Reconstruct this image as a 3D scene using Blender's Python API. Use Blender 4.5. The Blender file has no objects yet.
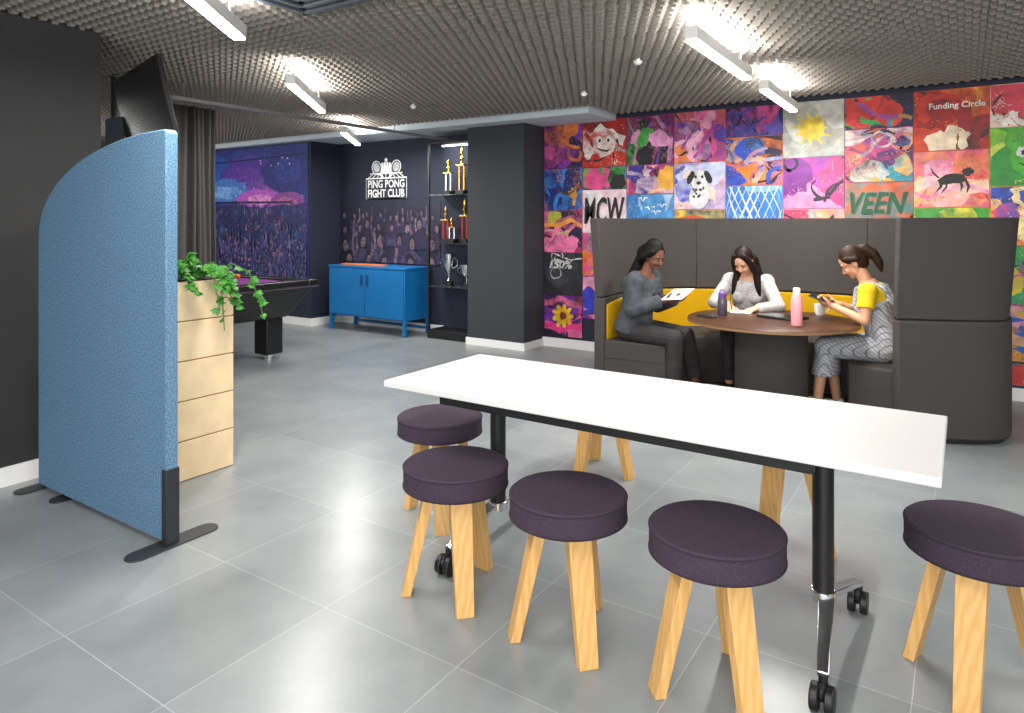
import bpy, bmesh, math, random
from mathutils import Vector, Matrix
sc = bpy.context.scene
COL = sc.collection
R = math.radians
V = Vector
random.seed(7)

# ------------------------------------------------------------------ materials
def hx(s, a=1.0):
    s = s.lstrip('#')
    out = []
    for i in (0, 2, 4):
        c = int(s[i:i+2], 16) / 255
        out.append(c/12.92 if c <= .04045 else ((c+.055)/1.055)**2.4)
    return (out[0], out[1], out[2], a)

def mat(name, col, rough=.6, metal=0, nscale=0, namt=0, bump=0, bscale=200, emit=0, trans=0, spec=None, sheen=0):
    m = bpy.data.materials.new(name); m.use_nodes = True
    nt = m.node_tree; b = nt.nodes['Principled BSDF']
    c = hx(col) if isinstance(col, str) else col
    b.inputs['Base Color'].default_value = c
    b.inputs['Roughness'].default_value = rough
    b.inputs['Metallic'].default_value = metal
    if spec is not None: b.inputs['Specular IOR Level'].default_value = spec
    if trans: b.inputs['Transmission Weight'].default_value = trans
    if sheen: b.inputs['Sheen Weight'].default_value = sheen
    if emit:
        b.inputs['Emission Color'].default_value = c; b.inputs['Emission Strength'].default_value = emit
    if nscale or bump:
        tc = nt.nodes.new('ShaderNodeTexCoord')
    if nscale:
        n = nt.nodes.new('ShaderNodeTexNoise'); n.inputs['Scale'].default_value = nscale
        n.inputs['Detail'].default_value = 5
        nt.links.new(tc.outputs['Object'], n.inputs['Vector'])
        r = nt.nodes.new('ShaderNodeValToRGB')
        r.color_ramp.elements[0].position = .3; r.color_ramp.elements[1].position = .7
        r.color_ramp.elements[0].color = tuple(x*(1-namt) for x in c[:3]) + (1,)
        r.color_ramp.elements[1].color = tuple(min(1, x*(1+namt)) for x in c[:3]) + (1,)
        nt.links.new(n.outputs['Fac'], r.inputs['Fac']); nt.links.new(r.outputs['Color'], b.inputs['Base Color'])
    if bump:
        n2 = nt.nodes.new('ShaderNodeTexNoise'); n2.inputs['Scale'].default_value = bscale
        nt.links.new(tc.outputs['Object'], n2.inputs['Vector'])
        bp = nt.nodes.new('ShaderNodeBump'); bp.inputs['Strength'].default_value = bump; bp.inputs['Distance'].default_value = .01
        nt.links.new(n2.outputs['Fac'], bp.inputs['Height']); nt.links.new(bp.outputs['Normal'], b.inputs['Normal'])
    return m

def wood(name, c1, c2, rough=.4, scale=(1, 1, 1), dist=3, wscale=14, direction='X', spec=.5):
    m = bpy.data.materials.new(name); m.use_nodes = True
    nt = m.node_tree; b = nt.nodes['Principled BSDF']; b.inputs['Roughness'].default_value = rough
    b.inputs['Specular IOR Level'].default_value = spec
    tc = nt.nodes.new('ShaderNodeTexCoord'); mp = nt.nodes.new('ShaderNodeMapping'); mp.inputs['Scale'].default_value = scale
    w = nt.nodes.new('ShaderNodeTexWave'); w.bands_direction = direction
    w.inputs['Scale'].default_value = wscale; w.inputs['Distortion'].default_value = dist
    w.inputs['Detail'].default_value = 3; w.inputs['Detail Scale'].default_value = 2
    r = nt.nodes.new('ShaderNodeValToRGB'); r.color_ramp.elements[0].color = hx(c1); r.color_ramp.elements[1].color = hx(c2)
    nt.links.new(tc.outputs['Object'], mp.inputs['Vector']); nt.links.new(mp.outputs['Vector'], w.inputs['Vector'])
    nt.links.new(w.outputs['Fac'], r.inputs['Fac']); nt.links.new(r.outputs['Color'], b.inputs['Base Color'])
    return m

def floor_mat():
    m = bpy.data.materials.new('floor_tiles'); m.use_nodes = True
    nt = m.node_tree; b = nt.nodes['Principled BSDF']
    g = nt.nodes.new('ShaderNodeNewGeometry'); mp = nt.nodes.new('ShaderNodeMapping')
    mp.inputs['Location'].default_value = (1.93+12, -1.70+12, 0)
    nt.links.new(g.outputs['Position'], mp.inputs['Vector'])
    br = nt.nodes.new('ShaderNodeTexBrick'); br.offset = 0; br.squash = 1
    br.inputs['Scale'].default_value = 1; br.inputs['Brick Width'].default_value = .6; br.inputs['Row Height'].default_value = .6
    br.inputs['Mortar Size'].default_value = .0018; br.inputs['Mortar Smooth'].default_value = .3
    br.inputs['Color1'].default_value = hx('#7f8587'); br.inputs['Color2'].default_value = hx('#8c9193'); br.inputs['Mortar'].default_value = hx('#a9aeae')
    nt.links.new(mp.outputs['Vector'], br.inputs['Vector'])
    n = nt.nodes.new('ShaderNodeTexNoise'); n.inputs['Scale'].default_value = 3.2; n.inputs['Detail'].default_value = 6; n.inputs['Roughness'].default_value = .55
    nt.links.new(g.outputs['Position'], n.inputs['Vector'])
    r = nt.nodes.new('ShaderNodeValToRGB'); r.color_ramp.elements[0].position = .22; r.color_ramp.elements[1].position = .8
    r.color_ramp.elements[0].color = (.77, .785, .795, 1); r.color_ramp.elements[1].color = (1.16, 1.155, 1.14, 1)
    nt.links.new(n.outputs['Fac'], r.inputs['Fac'])
    mx = nt.nodes.new('ShaderNodeMix'); mx.data_type = 'RGBA'; mx.blend_type = 'MULTIPLY'; mx.inputs['Factor'].default_value = 1
    nt.links.new(br.outputs['Color'], mx.inputs['A']); nt.links.new(r.outputs['Color'], mx.inputs['B'])
    nt.links.new(mx.outputs['Result'], b.inputs['Base Color'])
    b.inputs['Roughness'].default_value = .3
    bp = nt.nodes.new('ShaderNodeBump'); bp.inputs['Strength'].default_value = .2; bp.inputs['Distance'].default_value = .002; bp.invert = True
    nt.links.new(br.outputs['Fac'], bp.inputs['Height']); nt.links.new(bp.outputs['Normal'], b.inputs['Normal'])
    return m

def paint_mat(name, nscale=5.0, rough=.5, dark=1.0):
    m = bpy.data.materials.new(name); m.use_nodes = True
    nt = m.node_tree; b = nt.nodes['Principled BSDF']; b.inputs['Roughness'].default_value = rough
    a1 = nt.nodes.new('ShaderNodeAttribute'); a1.attribute_name = 'Col'
    a2 = nt.nodes.new('ShaderNodeAttribute'); a2.attribute_name = 'Col2'
    g = nt.nodes.new('ShaderNodeNewGeometry')
    n = nt.nodes.new('ShaderNodeTexNoise'); n.inputs['Scale'].default_value = nscale; n.inputs['Detail'].default_value = 8; n.inputs['Roughness'].default_value = .7; n.inputs['Distortion'].default_value = .6
    nt.links.new(g.outputs['Position'], n.inputs['Vector'])
    r = nt.nodes.new('ShaderNodeMapRange'); r.inputs['From Min'].default_value = .38; r.inputs['From Max'].default_value = .62
    nt.links.new(n.outputs['Fac'], r.inputs['Value'])
    mx = nt.nodes.new('ShaderNodeMix'); mx.data_type = 'RGBA'
    nt.links.new(r.outputs['Result'], mx.inputs['Factor']); nt.links.new(a1.outputs['Color'], mx.inputs['A']); nt.links.new(a2.outputs['Color'], mx.inputs['B'])
    n2 = nt.nodes.new('ShaderNodeTexNoise'); n2.inputs['Scale'].default_value = nscale*2.3; n2.inputs['Detail'].default_value = 6
    nt.links.new(g.outputs['Position'], n2.inputs['Vector'])
    r2 = nt.nodes.new('ShaderNodeMapRange'); r2.inputs['From Min'].default_value = .3; r2.inputs['From Max'].default_value = .7; r2.inputs['To Min'].default_value = .6*dark; r2.inputs['To Max'].default_value = 1.1*dark
    nt.links.new(n2.outputs['Fac'], r2.inputs['Value'])
    m2 = nt.nodes.new('ShaderNodeMix'); m2.data_type = 'RGBA'; m2.blend_type = 'MULTIPLY'; m2.inputs['Factor'].default_value = 1
    nt.links.new(mx.outputs['Result'], m2.inputs['A']); nt.links.new(r2.outputs['Result'], m2.inputs['B'])
    nt.links.new(m2.outputs['Result'], b.inputs['Base Color'])
    return m

def check_mat():
    m = bpy.data.materials.new('check_cloth'); m.use_nodes = True
    nt = m.node_tree; b = nt.nodes['Principled BSDF']; b.inputs['Roughness'].default_value = .9
    tc = nt.nodes.new('ShaderNodeTexCoord'); mp = nt.nodes.new('ShaderNodeMapping'); mp.inputs['Rotation'].default_value = (R(50), R(20), 0)
    br = nt.nodes.new('ShaderNodeTexBrick'); br.offset = 0
    br.inputs['Scale'].default_value = 1; br.inputs['Brick Width'].default_value = .024; br.inputs['Row Height'].default_value = .024
    br.inputs['Mortar Size'].default_value = .003; br.inputs['Mortar Smooth'].default_value = .6
    br.inputs['Color1'].default_value = hx('#babcc0'); br.inputs['Color2'].default_value = hx('#a6a9af'); br.inputs['Mortar'].default_value = hx('#6f737c')
    nt.links.new(tc.outputs['Object'], mp.inputs['Vector']); nt.links.new(mp.outputs['Vector'], br.inputs['Vector'])
    nt.links.new(br.outputs['Color'], b.inputs['Base Color'])
    return m

M = dict(
    black_wall=mat('black_wall_paint', '#2a2a2b', .8, nscale=3, namt=.08),
    navy_wall=mat('navy_wall_paint', '#1f2437', .7, nscale=3, namt=.08),
    white_trim=mat('white_trim_paint', '#efefed', .5),
    soffit=mat('soffit_paint', '#c3d0d7', .8),
    foam=mat('ceiling_foam', '#88827a', .95),
    pillar=mat('pillar_paint', '#34373c', .8),
    blue_felt=mat('blue_felt', '#6284a0', .97, nscale=130, namt=.45, bump=.35, bscale=300, spec=.1),
    dark_metal=mat('dark_metal', '#3a3d42', .5, .5),
    black=mat('black_plastic', '#141416', .45),
    steel=mat('polished_steel', '#dcdee0', .24, 1),
    laminate=mat('white_laminate', '#cdcdcb', .42, spec=.3),
    oak=wood('oak', '#d0a15e', '#dcb070', .45, (1, 1, .1), 6, 16),
    birch=mat('birch_ply', '#e8cfa6', .5, nscale=9, namt=.08),
    birch_gap=mat('birch_gap', '#a58356', .7),
    purple=mat('plum_wool', '#403543', .95, nscale=220, namt=.25, bump=.25, bscale=500, spec=.2),
    purple_seam=mat('plum_seam', '#2b222d', .95),
    pod=mat('charcoal_fabric', '#423f3d', .92, nscale=180, namt=.15, bump=.2, bscale=500, spec=.25),
    pod_seam=mat('charcoal_seam', '#201e1d', .95),
    yellow=mat('yellow_fabric', '#c89a08', .9, nscale=160, namt=.14, bump=.2, bscale=500, spec=.2),
    walnut=wood('zebrano', '#1c110a', '#5c3a22', .4, (1, 1, 1), 1.5, 6, 'Y', .3),
    walnut_edge=mat('table_edge_ply', '#7f5f3e', .5),
    screen=mat('tv_screen', '#1b1d21', .2),
    curtain=mat('grey_drape', '#454342', .95, nscale=40, namt=.1),
    rail=mat('rail_paint', '#8d9092', .4, .5),
    emit=mat('light_diffuser', '#fdf8f0', .4, emit=16),
    alu=mat('white_aluminium', '#dcdcdc', .4),
    cable=mat('cable', '#8a8a8a', .5),
    bluemetal=mat('blue_metal', '#0f6aa8', .4, nscale=4, namt=.06),
    bluedark=mat('blue_metal_gap', '#083a60', .5),
    orange=mat('orange_plastic', '#e0762a', .5),
    poolbody=mat('pool_body', '#17171a', .35),
    poolcloth=mat('purple_cloth', '#6a2470', .9),
    glass=mat('clear_glass', '#dfeef0', .05, trans=.95),
    gold=mat('gold_trophy', '#d8b25a', .25, 1),
    silver=mat('silver_trophy', '#d8d8da', .16, 1),
    redgloss=mat('red_column', '#b21f24', .3),
    soil=mat('soil', '#2b2019', 1),
    leaf=mat('ivy_leaf', '#397d28', .55, nscale=25, namt=.55, spec=.3),
    stem=mat('ivy_stem', '#5c7a34', .7),
    pinkbottle=mat('pink_bottle', '#f0a0a6', .3),
    pinkcap=mat('pink_cap', '#f5dcda', .4),
    smoke=mat('smoky_bottle', '#4a4550', .15), lilac=mat('purple_lid', '#5b3a86', .4),
    paper=mat('paper', '#e6e6e4', .8),
    white=mat('white_gloss', '#f2f2f2', .3),
    skin_d=mat('skin_deep', '#6f4533', .55, nscale=30, namt=.06),
    skin_l=mat('skin_light', '#d3a285', .55, nscale=30, namt=.05),
    skin_t=mat('skin_tan', '#c89474', .55, nscale=30, namt=.05),
    hair_b=mat('hair_black', '#0d0a09', .6, bump=.35, bscale=70, spec=.2),
    hair_d=mat('hair_dark_brown', '#1a0f0a', .55, bump=.35, bscale=70, spec=.25),
    hair_m=mat('hair_brown', '#2c1b0e', .55, bump=.35, bscale=70, spec=.25),
    jacket=mat('slate_jersey', '#44474c', .95, nscale=14, namt=.25, bump=.6, bscale=20, spec=.15),
    trouser=mat('charcoal_trousers', '#353334', .95, nscale=14, namt=.2, bump=.5, bscale=20, spec=.2),
    blouse=mat('pale_blouse', '#b4b1b0', .9, nscale=45, namt=.28, bump=.4, bscale=22),
    tee=mat('yellow_tee', '#e6c41c', .9, bump=.4, bscale=22),
    check=check_mat(),
    shoe=mat('shoe', '#e6e3df', .6),
    shoe_d=mat('dark_shoe', '#1c1b1b', .5),
    eye=mat('eye_white', '#a8a09a', .4), iris=mat('iris', '#20130c', .2), lip=mat('lips', '#b06360', .5), lip_d=mat('lips_deep', '#6e332e', .5),
    floor=floor_mat(), paint=paint_mat('spray_paint', 5, .5, 1.0), print_=paint_mat('mural_print', 9, .6, 1.2), print_c=paint_mat('concert_print', 9, .6, 1.45), logo=paint_mat('logo_paint', 3, .6, 1.2),
    vent=mat('vent_metal', '#59636b', .5, .3),
)

# ------------------------------------------------------------------ mesh builder
class MB:
    def __init__(s): s.v = []; s.f = []; s.c = []
    def add(s, vs, fs, c=None):
        o = len(s.v); s.v += [tuple(p) for p in vs]; s.f += [tuple(i+o for i in f) for f in fs]; s.c += [c]*len(fs); return s
    def box(s, x0, x1, y0, y1, z0, z1, c=None):
        return s.hexa([(x0,y0,z0),(x1,y0,z0),(x1,y1,z0),(x0,y1,z0),(x0,y0,z1),(x1,y0,z1),(x1,y1,z1),(x0,y1,z1)], c)
    def hexa(s, p, c=None):
        return s.add(p, [(0,3,2,1),(4,5,6,7),(0,1,5,4),(1,2,6,5),(2,3,7,6),(3,0,4,7)], c)
    def bar(s, p0, p1, w, d, up=(0,0,1), w1=None, d1=None):
        p0 = V(p0); p1 = V(p1); t = (p1-p0).normalized(); u = V(up)
        x = t.cross(u)
        if x.length < 1e-4: x = t.cross(V((1,0,0)))
        x.normalize(); y = x.cross(t).normalized()
        w1 = w if w1 is None else w1; d1 = d if d1 is None else d1
        q = []
        for p, a, b in ((p0, w, d), (p1, w1, d1)):
            q += [p-x*a/2-y*b/2, p+x*a/2-y*b/2, p+x*a/2+y*b/2, p-x*a/2+y*b/2]
        return s.hexa(q)
    def ring(s, c, x, y, n): return [V(c)+V(x)*math.cos(2*math.pi*i/n)+V(y)*math.sin(2*math.pi*i/n) for i in range(n)]
    def loft(s, rings, n=16, c=None):
        vs = []; fs = []
        for (cc, x, y) in rings: vs += s.ring(cc, x, y, n)
        k = len(rings)
        for j in range(k-1):
            for i in range(n):
                fs.append((j*n+i, j*n+(i+1)%n, (j+1)*n+(i+1)%n, (j+1)*n+i))
        fs.append(tuple(range(n-1, -1, -1))); fs.append(tuple((k-1)*n+i for i in range(n)))
        return s.add(vs, fs, c)
    def cyl(s, p0, p1, r0, r1=None, n=16):
        p0 = V(p0); p1 = V(p1); r1 = r0 if r1 is None else r1
        t = (p1-p0).normalized(); a = V((1,0,0)) if abs(t.x) < .8 else V((0,1,0))
        x = t.cross(a).normalized(); y = t.cross(x).normalized()
        return s.loft([(p0, x*r0, y*r0), (p1, x*r1, y*r1)], n)
    def tube(s, pts, r, n=8):
        pts = [V(p) for p in pts]; rings = []; x = None
        for i, p in enumerate(pts):
            t = (pts[min(i+1, len(pts)-1)]-pts[max(i-1, 0)]).normalized()
            if x is None:
                a = V((1,0,0)) if abs(t.x) < .8 else V((0,1,0)); x = t.cross(a).normalized()
            x = (x-t*x.dot(t)).normalized(); y = t.cross(x)
            rr = r[i] if isinstance(r, (list, tuple)) else r
            rings.append((p, x*rr, y*rr))
        return s.loft(rings, n)
    def lathe(s, prof, c=(0,0,0), n=24):
        return s.loft([((c[0], c[1], c[2]+z), (max(r, 1e-4), 0, 0), (0, max(r, 1e-4), 0)) for r, z in prof], n)
    def ell(s, c, rad, X=(1,0,0), Y=(0,1,0), Z=(0,0,1), n=16, k=10):
        X = V(X); Y = V(Y); Z = V(Z); c = V(c); rings = []
        for j in range(k+1):
            a = -math.pi/2+math.pi*(j+.02*(1 if j == 0 else -1 if j == k else 0))/k
            q = max(math.cos(a), .02)
            rings.append((c+Z*rad[2]*math.sin(a), X*rad[0]*q, Y*rad[1]*q))
        return s.loft(rings, n)
    def rc(s, p0, p1, r0, r1, n=12):
        s.cyl(p0, p1, r0, r1, n); s.ell(p0, (r0,)*3, n=n, k=8); s.ell(p1, (r1,)*3, n=n, k=8); return s
    def mesh(s, name, recalc=True):
        me = bpy.data.meshes.new(name); me.from_pydata(s.v, [], s.f)
        if recalc:
            bm = bmesh.new(); bm.from_mesh(me); bmesh.ops.recalc_face_normals(bm, faces=bm.faces); bm.to_mesh(me); bm.free()
        return me
    def build(s, name, m, parent=None, loc=(0,0,0), rz=0, bevel=0, seg=2, sharp=40, recalc=True):
        me = s.mesh(name, recalc)
        if any(c is not None for c in s.c):
            a1 = me.color_attributes.new('Col', 'FLOAT_COLOR', 'CORNER'); a2 = me.color_attributes.new('Col2', 'FLOAT_COLOR', 'CORNER')
            for p in me.polygons:
                c = s.c[p.index]; c1, c2 = c if c else ((1,1,1,1), (1,1,1,1))
                for li in p.loop_indices: a1.data[li].color = c1; a2.data[li].color = c2
        return link(name, me, m, parent, loc, rz, bevel, seg, sharp)

def link(name, me, m, parent=None, loc=(0,0,0), rz=0, bevel=0, seg=2, sharp=40):
    if m: me.materials.append(m)
    if sharp:
        me.polygons.foreach_set('use_smooth', [True]*len(me.polygons)); me.set_sharp_from_angle(angle=R(sharp))
    o = bpy.data.objects.new(name, me); COL.objects.link(o); o.location = loc; o.rotation_euler = (0, 0, rz)
    if parent: o.parent = parent
    if bevel:
        b = o.modifiers.new('bevel', 'BEVEL'); b.width = bevel; b.segments = seg; b.limit_method = 'ANGLE'; b.angle_limit = R(35)
        b.harden_normals = False
    return o

def tag(o, label, cat, group=None):
    o['label'] = label; o['category'] = cat
    if group: o['group'] = group
    return o
def thing(name, label, cat, loc=(0,0,0), rz=0, group=None):
    o = bpy.data.objects.new(name, None); COL.objects.link(o); o.location = loc; o.rotation_euler = (0, 0, rz); o.empty_display_size = .1
    return tag(o, label, cat, group)
def struct(o): o['kind'] = 'structure'; return o
def dup(root, loc, rz, label, group=None):
    def cp(o, p):
        c = o.copy(); COL.objects.link(c); c.parent = p
        for ch in list(o.children): cp(ch, c)
        return c
    r = cp(root, None); r.location = loc; r.rotation_euler = (0, 0, rz); r['label'] = label
    if group: r['group'] = group
    return r

def text_geo(body, w, h, shear=0):
    cu = bpy.data.curves.new('tmp_text', 'FONT'); cu.body = body; cu.size = 1; cu.shear = shear; cu.offset = .022
    cu.resolution_u = 3
    o = bpy.data.objects.new('tmp_text', cu); COL.objects.link(o)
    bpy.context.view_layer.update(); dg = bpy.context.evaluated_depsgraph_get()
    me = bpy.data.meshes.new_from_object(o.evaluated_get(dg))
    vs = [v.co.copy() for v in me.vertices]; fs = [tuple(p.vertices) for p in me.polygons]
    bpy.data.objects.remove(o); bpy.data.curves.remove(cu); bpy.data.meshes.remove(me)
    x0 = min(v.x for v in vs); x1 = max(v.x for v in vs); y0 = min(v.y for v in vs); y1 = max(v.y for v in vs)
    return [((v.x-x0)/(x1-x0)*w-w/2, (v.y-y0)/(y1-y0)*h-h/2) for v in vs], fs

# ------------------------------------------------------------------ camera
cam = bpy.data.cameras.new('camera'); co = bpy.data.objects.new('camera', cam); COL.objects.link(co)
co.location = (0, 0, 1.4); co.rotation_euler = (R(90), 0, R(33.42))
cam.sensor_width = 36; cam.lens = 687/1024*36; cam.shift_y = -(356.5-220)/1024; cam.clip_start = .05
sc.camera = co
try:
    sc.view_settings.view_transform = 'Standard'
except Exception: pass

# ------------------------------------------------------------------ room shell
WB = 6.6
struct(MB().box(-12, 4, -3, 6.8, -.1, 0).build('floor', M['floor'], sharp=0))
def ceiling():
    mb = MB(); mb.box(-12, 4, -3, 6.8, 2.56, 2.65)
    p = .07; a0, b0 = -9.4, .7
    nx = int((1.9-a0)/p); ny = int((6.58-b0)/p)
    vs = []; fs = []; z0 = 2.522; z1 = 2.486
    for j in range(ny):
        y = b0+j*p
        for i in range(nx):
            x = a0+i*p+(p/2 if j % 2 else 0)
            if (y > 5.88 and x < -3.0) or (x < -4.3 and y < 1.98): continue
            o = len(vs); gg = .004 + (.008 if (j % 9 == 8 or i % 17 == 16) else 0); h = p/2-gg; q = h*.42; cx, cy = x+p/2, y+p/2
            vs += [(cx-h, cy-h, z0), (cx+h, cy-h, z0), (cx+h, cy+h, z0), (cx-h, cy+h, z0), (cx-q, cy-q, z1), (cx+q, cy-q, z1), (cx+q, cy+q, z1), (cx-q, cy+q, z1)]
            fs += [(o, o+4, o+5, o+1), (o+1, o+5, o+6, o+2), (o+2, o+6, o+7, o+3), (o+3, o+7, o+4, o), (o+4, o+7, o+6, o+5)]
    mb.add(vs, fs)
    mb.box(a0, 1.9, b0, 5.95, 2.521, 2.56); mb.box(-3.05, 1.9, 5.95, 6.59, 2.521, 2.56)
    return struct(mb.build('ceiling', M['foam'], sharp=0, recalc=False))
ceiling()
struct(MB().box(-11.9, -3.05, 5.97, 6.6, 2.44, 2.55).build('trim_1', M['soffit'], sharp=0))
struct(MB().box(-7.2, 4, WB, WB+.15, 0, 2.54).build('wall_back', M['navy_wall'], sharp=0))
struct(MB().box(-11.9, -7.2, 6.1, 6.6, 0, 2.46).build('wall_mural', M['navy_wall'], sharp=0))
struct(MB().box(-4.9, -4.22, -3, 2.03, 0, 2.52).build('wall_left', M['black_wall'], sharp=0))
struct(MB().box(-12, -11.85, -3, 6.6, 0, 2.54).build('wall_far_left', M['black_wall'], sharp=0))
struct(MB().box(-4.69, -3.94, 6.2, WB, 0, 2.45).build('wall_pillar', M['pillar'], sharp=0))
bb = MB(); bb.box(-4.22, -4.203, -3, 2.03, 0, .1)
struct(bb.build('baseboard_left', M['white_trim'], sharp=0))
bb = MB(); bb.box(-7.2, -4.69, 6.583, WB, 0, .1); bb.box(-3.94, 4, 6.583, WB, 0, .1)
struct(bb.build('baseboard_back', M['white_trim'], sharp=0))
bb = MB(); bb.box(-11.85, -7.183, 6.083, 6.1, 0, .1); bb.box(-7.2, -7.183, 6.1, 6.583, 0, .1)
struct(bb.build('baseboard_mural', M['white_trim'], sharp=0))
bb = MB(); bb.box(-4.707, -3.923, 6.183, 6.2, 0, .08); bb.box(-4.707, -4.69, 6.2, 6.583, 0, .08); bb.box(-3.94, -3.923, 6.2, 6.583, 0, .08)
struct(bb.build('baseboard_pillar', M['white_trim'], sharp=0))

# ------------------------------------------------------------------ ceiling fixtures
LG = 'linear ceiling lights'
def lamp(p0, p1, label, up=17, down=46):
    p0 = V((p0[0], p0[1], 0)); p1 = V((p1[0], p1[1], 0)); c = (p0+p1)/2; L = (p1-p0).length; ang = math.atan2((p1-p0).y, (p1-p0).x)
    t = thing('linear_light', label, 'ceiling light', (c.x, c.y, 2.3), ang, LG)
    MB().box(-L/2, L/2, -.033, .033, .01, .075).build('housing', M['alu'], t, bevel=.004)
    MB().box(-L/2+.01, L/2-.01, -.028, .028, -.004, .012).build('diffuser', M['emit'], t, bevel=.003)
    for sx in (-1, 1):
        MB().cyl((sx*L*.36, 0, .07), (sx*L*.36, 0, .225), .0035, n=6).build('cable', M['cable'], t)
    for nm, e, z, rx in (('down', down, -.015, 0), ('up', up, .085, math.pi)):
        l = bpy.data.lights.new('lamp_'+nm, 'AREA'); l.shape = 'RECTANGLE'; l.size = L*.95; l.size_y = .06; l.energy = e; l.color = (1, .97, .93)
        o = bpy.data.objects.new('lamp_'+nm, l); COL.objects.link(o); o.parent = t; o.location = (0, 0, z); o.rotation_euler = (rx, 0, 0)
    return t
lamp((-2.32, 1.22), (-3.03, 2.12), 'bright white linear light above the blue partition, cut off by the top of the photo', down=36)
lamp((-3.76, 3.01), (-4.5, 3.93), 'white linear light hanging between the partition light and the pool table area', down=38)
lamp((-5.4, 5.0), (-6.1, 5.88), 'smallest linear light, hanging in front of the blue cabinet wall')
lamp((-1.15, 3.37), (-1.17, 4.51), 'large white linear light hanging in front of the booth')
lamp((-1.17, 4.95), (-1.19, 6.05), 'white linear light hanging directly over the round booth table')
def area(name, loc, target, size, energy, color=(1, .98, .95)):
    l = bpy.data.lights.new(name, 'AREA'); l.shape = 'RECTANGLE'; l.size = size[0]; l.size_y = size[1]; l.energy = energy; l.color = color
    o = bpy.data.objects.new(name, l); COL.objects.link(o); o.location = loc
    o.rotation_euler = (V(target)-V(loc)).to_track_quat('-Z', 'Y').to_euler()
area('lamp_room', (-.6, .2, 2.42), (-.6, .6, 0), (2.2, 1.2), 58)  # added overhead fill near the camera, no fixture modelled
area('lamp_room', (1.6, 3.2, 2.42), (1.3, 3.4, 0), (1.5, 2.2), 55)  # second added overhead fill, right of the booth, no fixture
area('lamp_window', (.8, -2.2, 1.9), (-1.9, 4.0, .8), (3.4, 1.8), 225)  # big soft fill added behind the camera, there is no window
area('lamp_pool', (-9.0, 3.0, 2.4), (-8.6, 6.1, 1.2), (2.4, 1.6), 85)  # fill added to brighten the mural end, not a real fitting
area('lamp_mid', (-2.6, 4.4, 2.44), (-2.6, 4.5, 0), (1.8, 1.4), 30)  # added area fill under the ceiling, no fixture hangs here
w = bpy.data.worlds.new('world'); sc.world = w; w.use_nodes = True
w.node_tree.nodes['Background'].inputs['Color'].default_value = (.92, .94, 1, 1)
w.node_tree.nodes['Background'].inputs['Strength'].default_value = 1.0

t = thing('ceiling_vent', 'square grey metal air diffuser set in the foam ceiling at the top of the photo', 'air vent', (-2.62, 2.14, 2.476), 0)
mb = MB()
for k in range(4):
    r0 = .27-.065*k
    for (x0, x1, y0, y1) in ((-r0, r0, -r0, -r0+.03), (-r0, r0, r0-.03, r0), (-r0, -r0+.03, -r0, r0), (r0-.03, r0, -r0, r0)):
        mb.box(x0, x1, y0, y1, -.006+.004*k, .012)
mb.build('louvre', M['vent'], t); MB().box(-.27, .27, -.27, .27, .01, .045).build('back_plate', M['black'], t)
for (x, y, lb) in ((-4.35, 4.9, 'small white ceiling sensor above the pool table walkway'), (-2.7, 5.2, 'small white ceiling sensor left of the light over the booth'), (-1.85, 4.35, 'small white ceiling sensor just left of the large booth light')):
    t = thing('ceiling_sensor', lb, 'sensor', (x, y, 2.45), 0, 'ceiling sensors')
    MB().lathe([(.014, .0), (.026, .012), (.03, .025)]).build('dome', M['white'], t); MB().cyl((0, 0, .02), (0, 0, .072), .016).build('stem', M['white'], t)

# ------------------------------------------------------------------ blue partition
def partition():
    t = thing('partition_screen', 'tall blue felt acoustic screen with a quarter-round top corner, standing by the black wall', 'screen', (-2.85, 1.635, 0), 0)
    W = 1.2; z0 = .02; zs = 1.295; zt = 1.79
    prof = [(0, z0), (0, zt-.015), (-.015, zt)]
    n = 22
    for i in range(1, n+1):
        a = math.pi/2*i/n
        prof.append((-.03-(W-.03)*math.sin(a)**1.05, zs+(zt-zs)*math.cos(a)**.9 if i < n else zs))
    prof.append((-W, z0))
    k = len(prof); vs = [(x, 0, z) for x, z in prof]+[(x, .055, z) for x, z in prof]
    fs = [tuple(range(k)), tuple(range(2*k-1, k-1, -1))]+[(i, (i+1) % k, k+(i+1) % k, k+i) for i in range(k)]
    MB().add(vs, fs).build('felt_panel', M['blue_felt'], t, bevel=.006)
    MB().box(-.03, .006, -.003, .058, .008, .33).build('edge_bracket', M['dark_metal'], t, bevel=.002)
    def cap(xc, y0, y1, r):
        pts = [(xc+r*math.cos(a), y0+r*math.sin(a)) for a in [math.pi+math.pi*i/10 for i in range(11)]]+[(xc+r*math.cos(a), y1+r*math.sin(a)) for a in [math.pi*i/10 for i in range(11)]]
        q = len(pts); mb = MB(); mb.add([(x, y, 0) for x, y in pts]+[(x, y, .006) for x, y in pts], [tuple(range(q)), tuple(range(2*q-1, q-1, -1))]+[(i, (i+1) % q, q+(i+1) % q, q+i) for i in range(q)])
        mb.cyl((xc, .03, .004), (xc, .03, .03), .012)
        return mb
    cap(-.02, -.11, .2, .05).build('foot', M['dark_metal'], t, bevel=.0015)
    cap(-.93, -.01, .012, .05).build('foot', M['dark_metal'], t, bevel=.0015)
    cap(-1.2, -.06, .012, .05).build('foot', M['dark_metal'], t, bevel=.0015)
partition()

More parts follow.
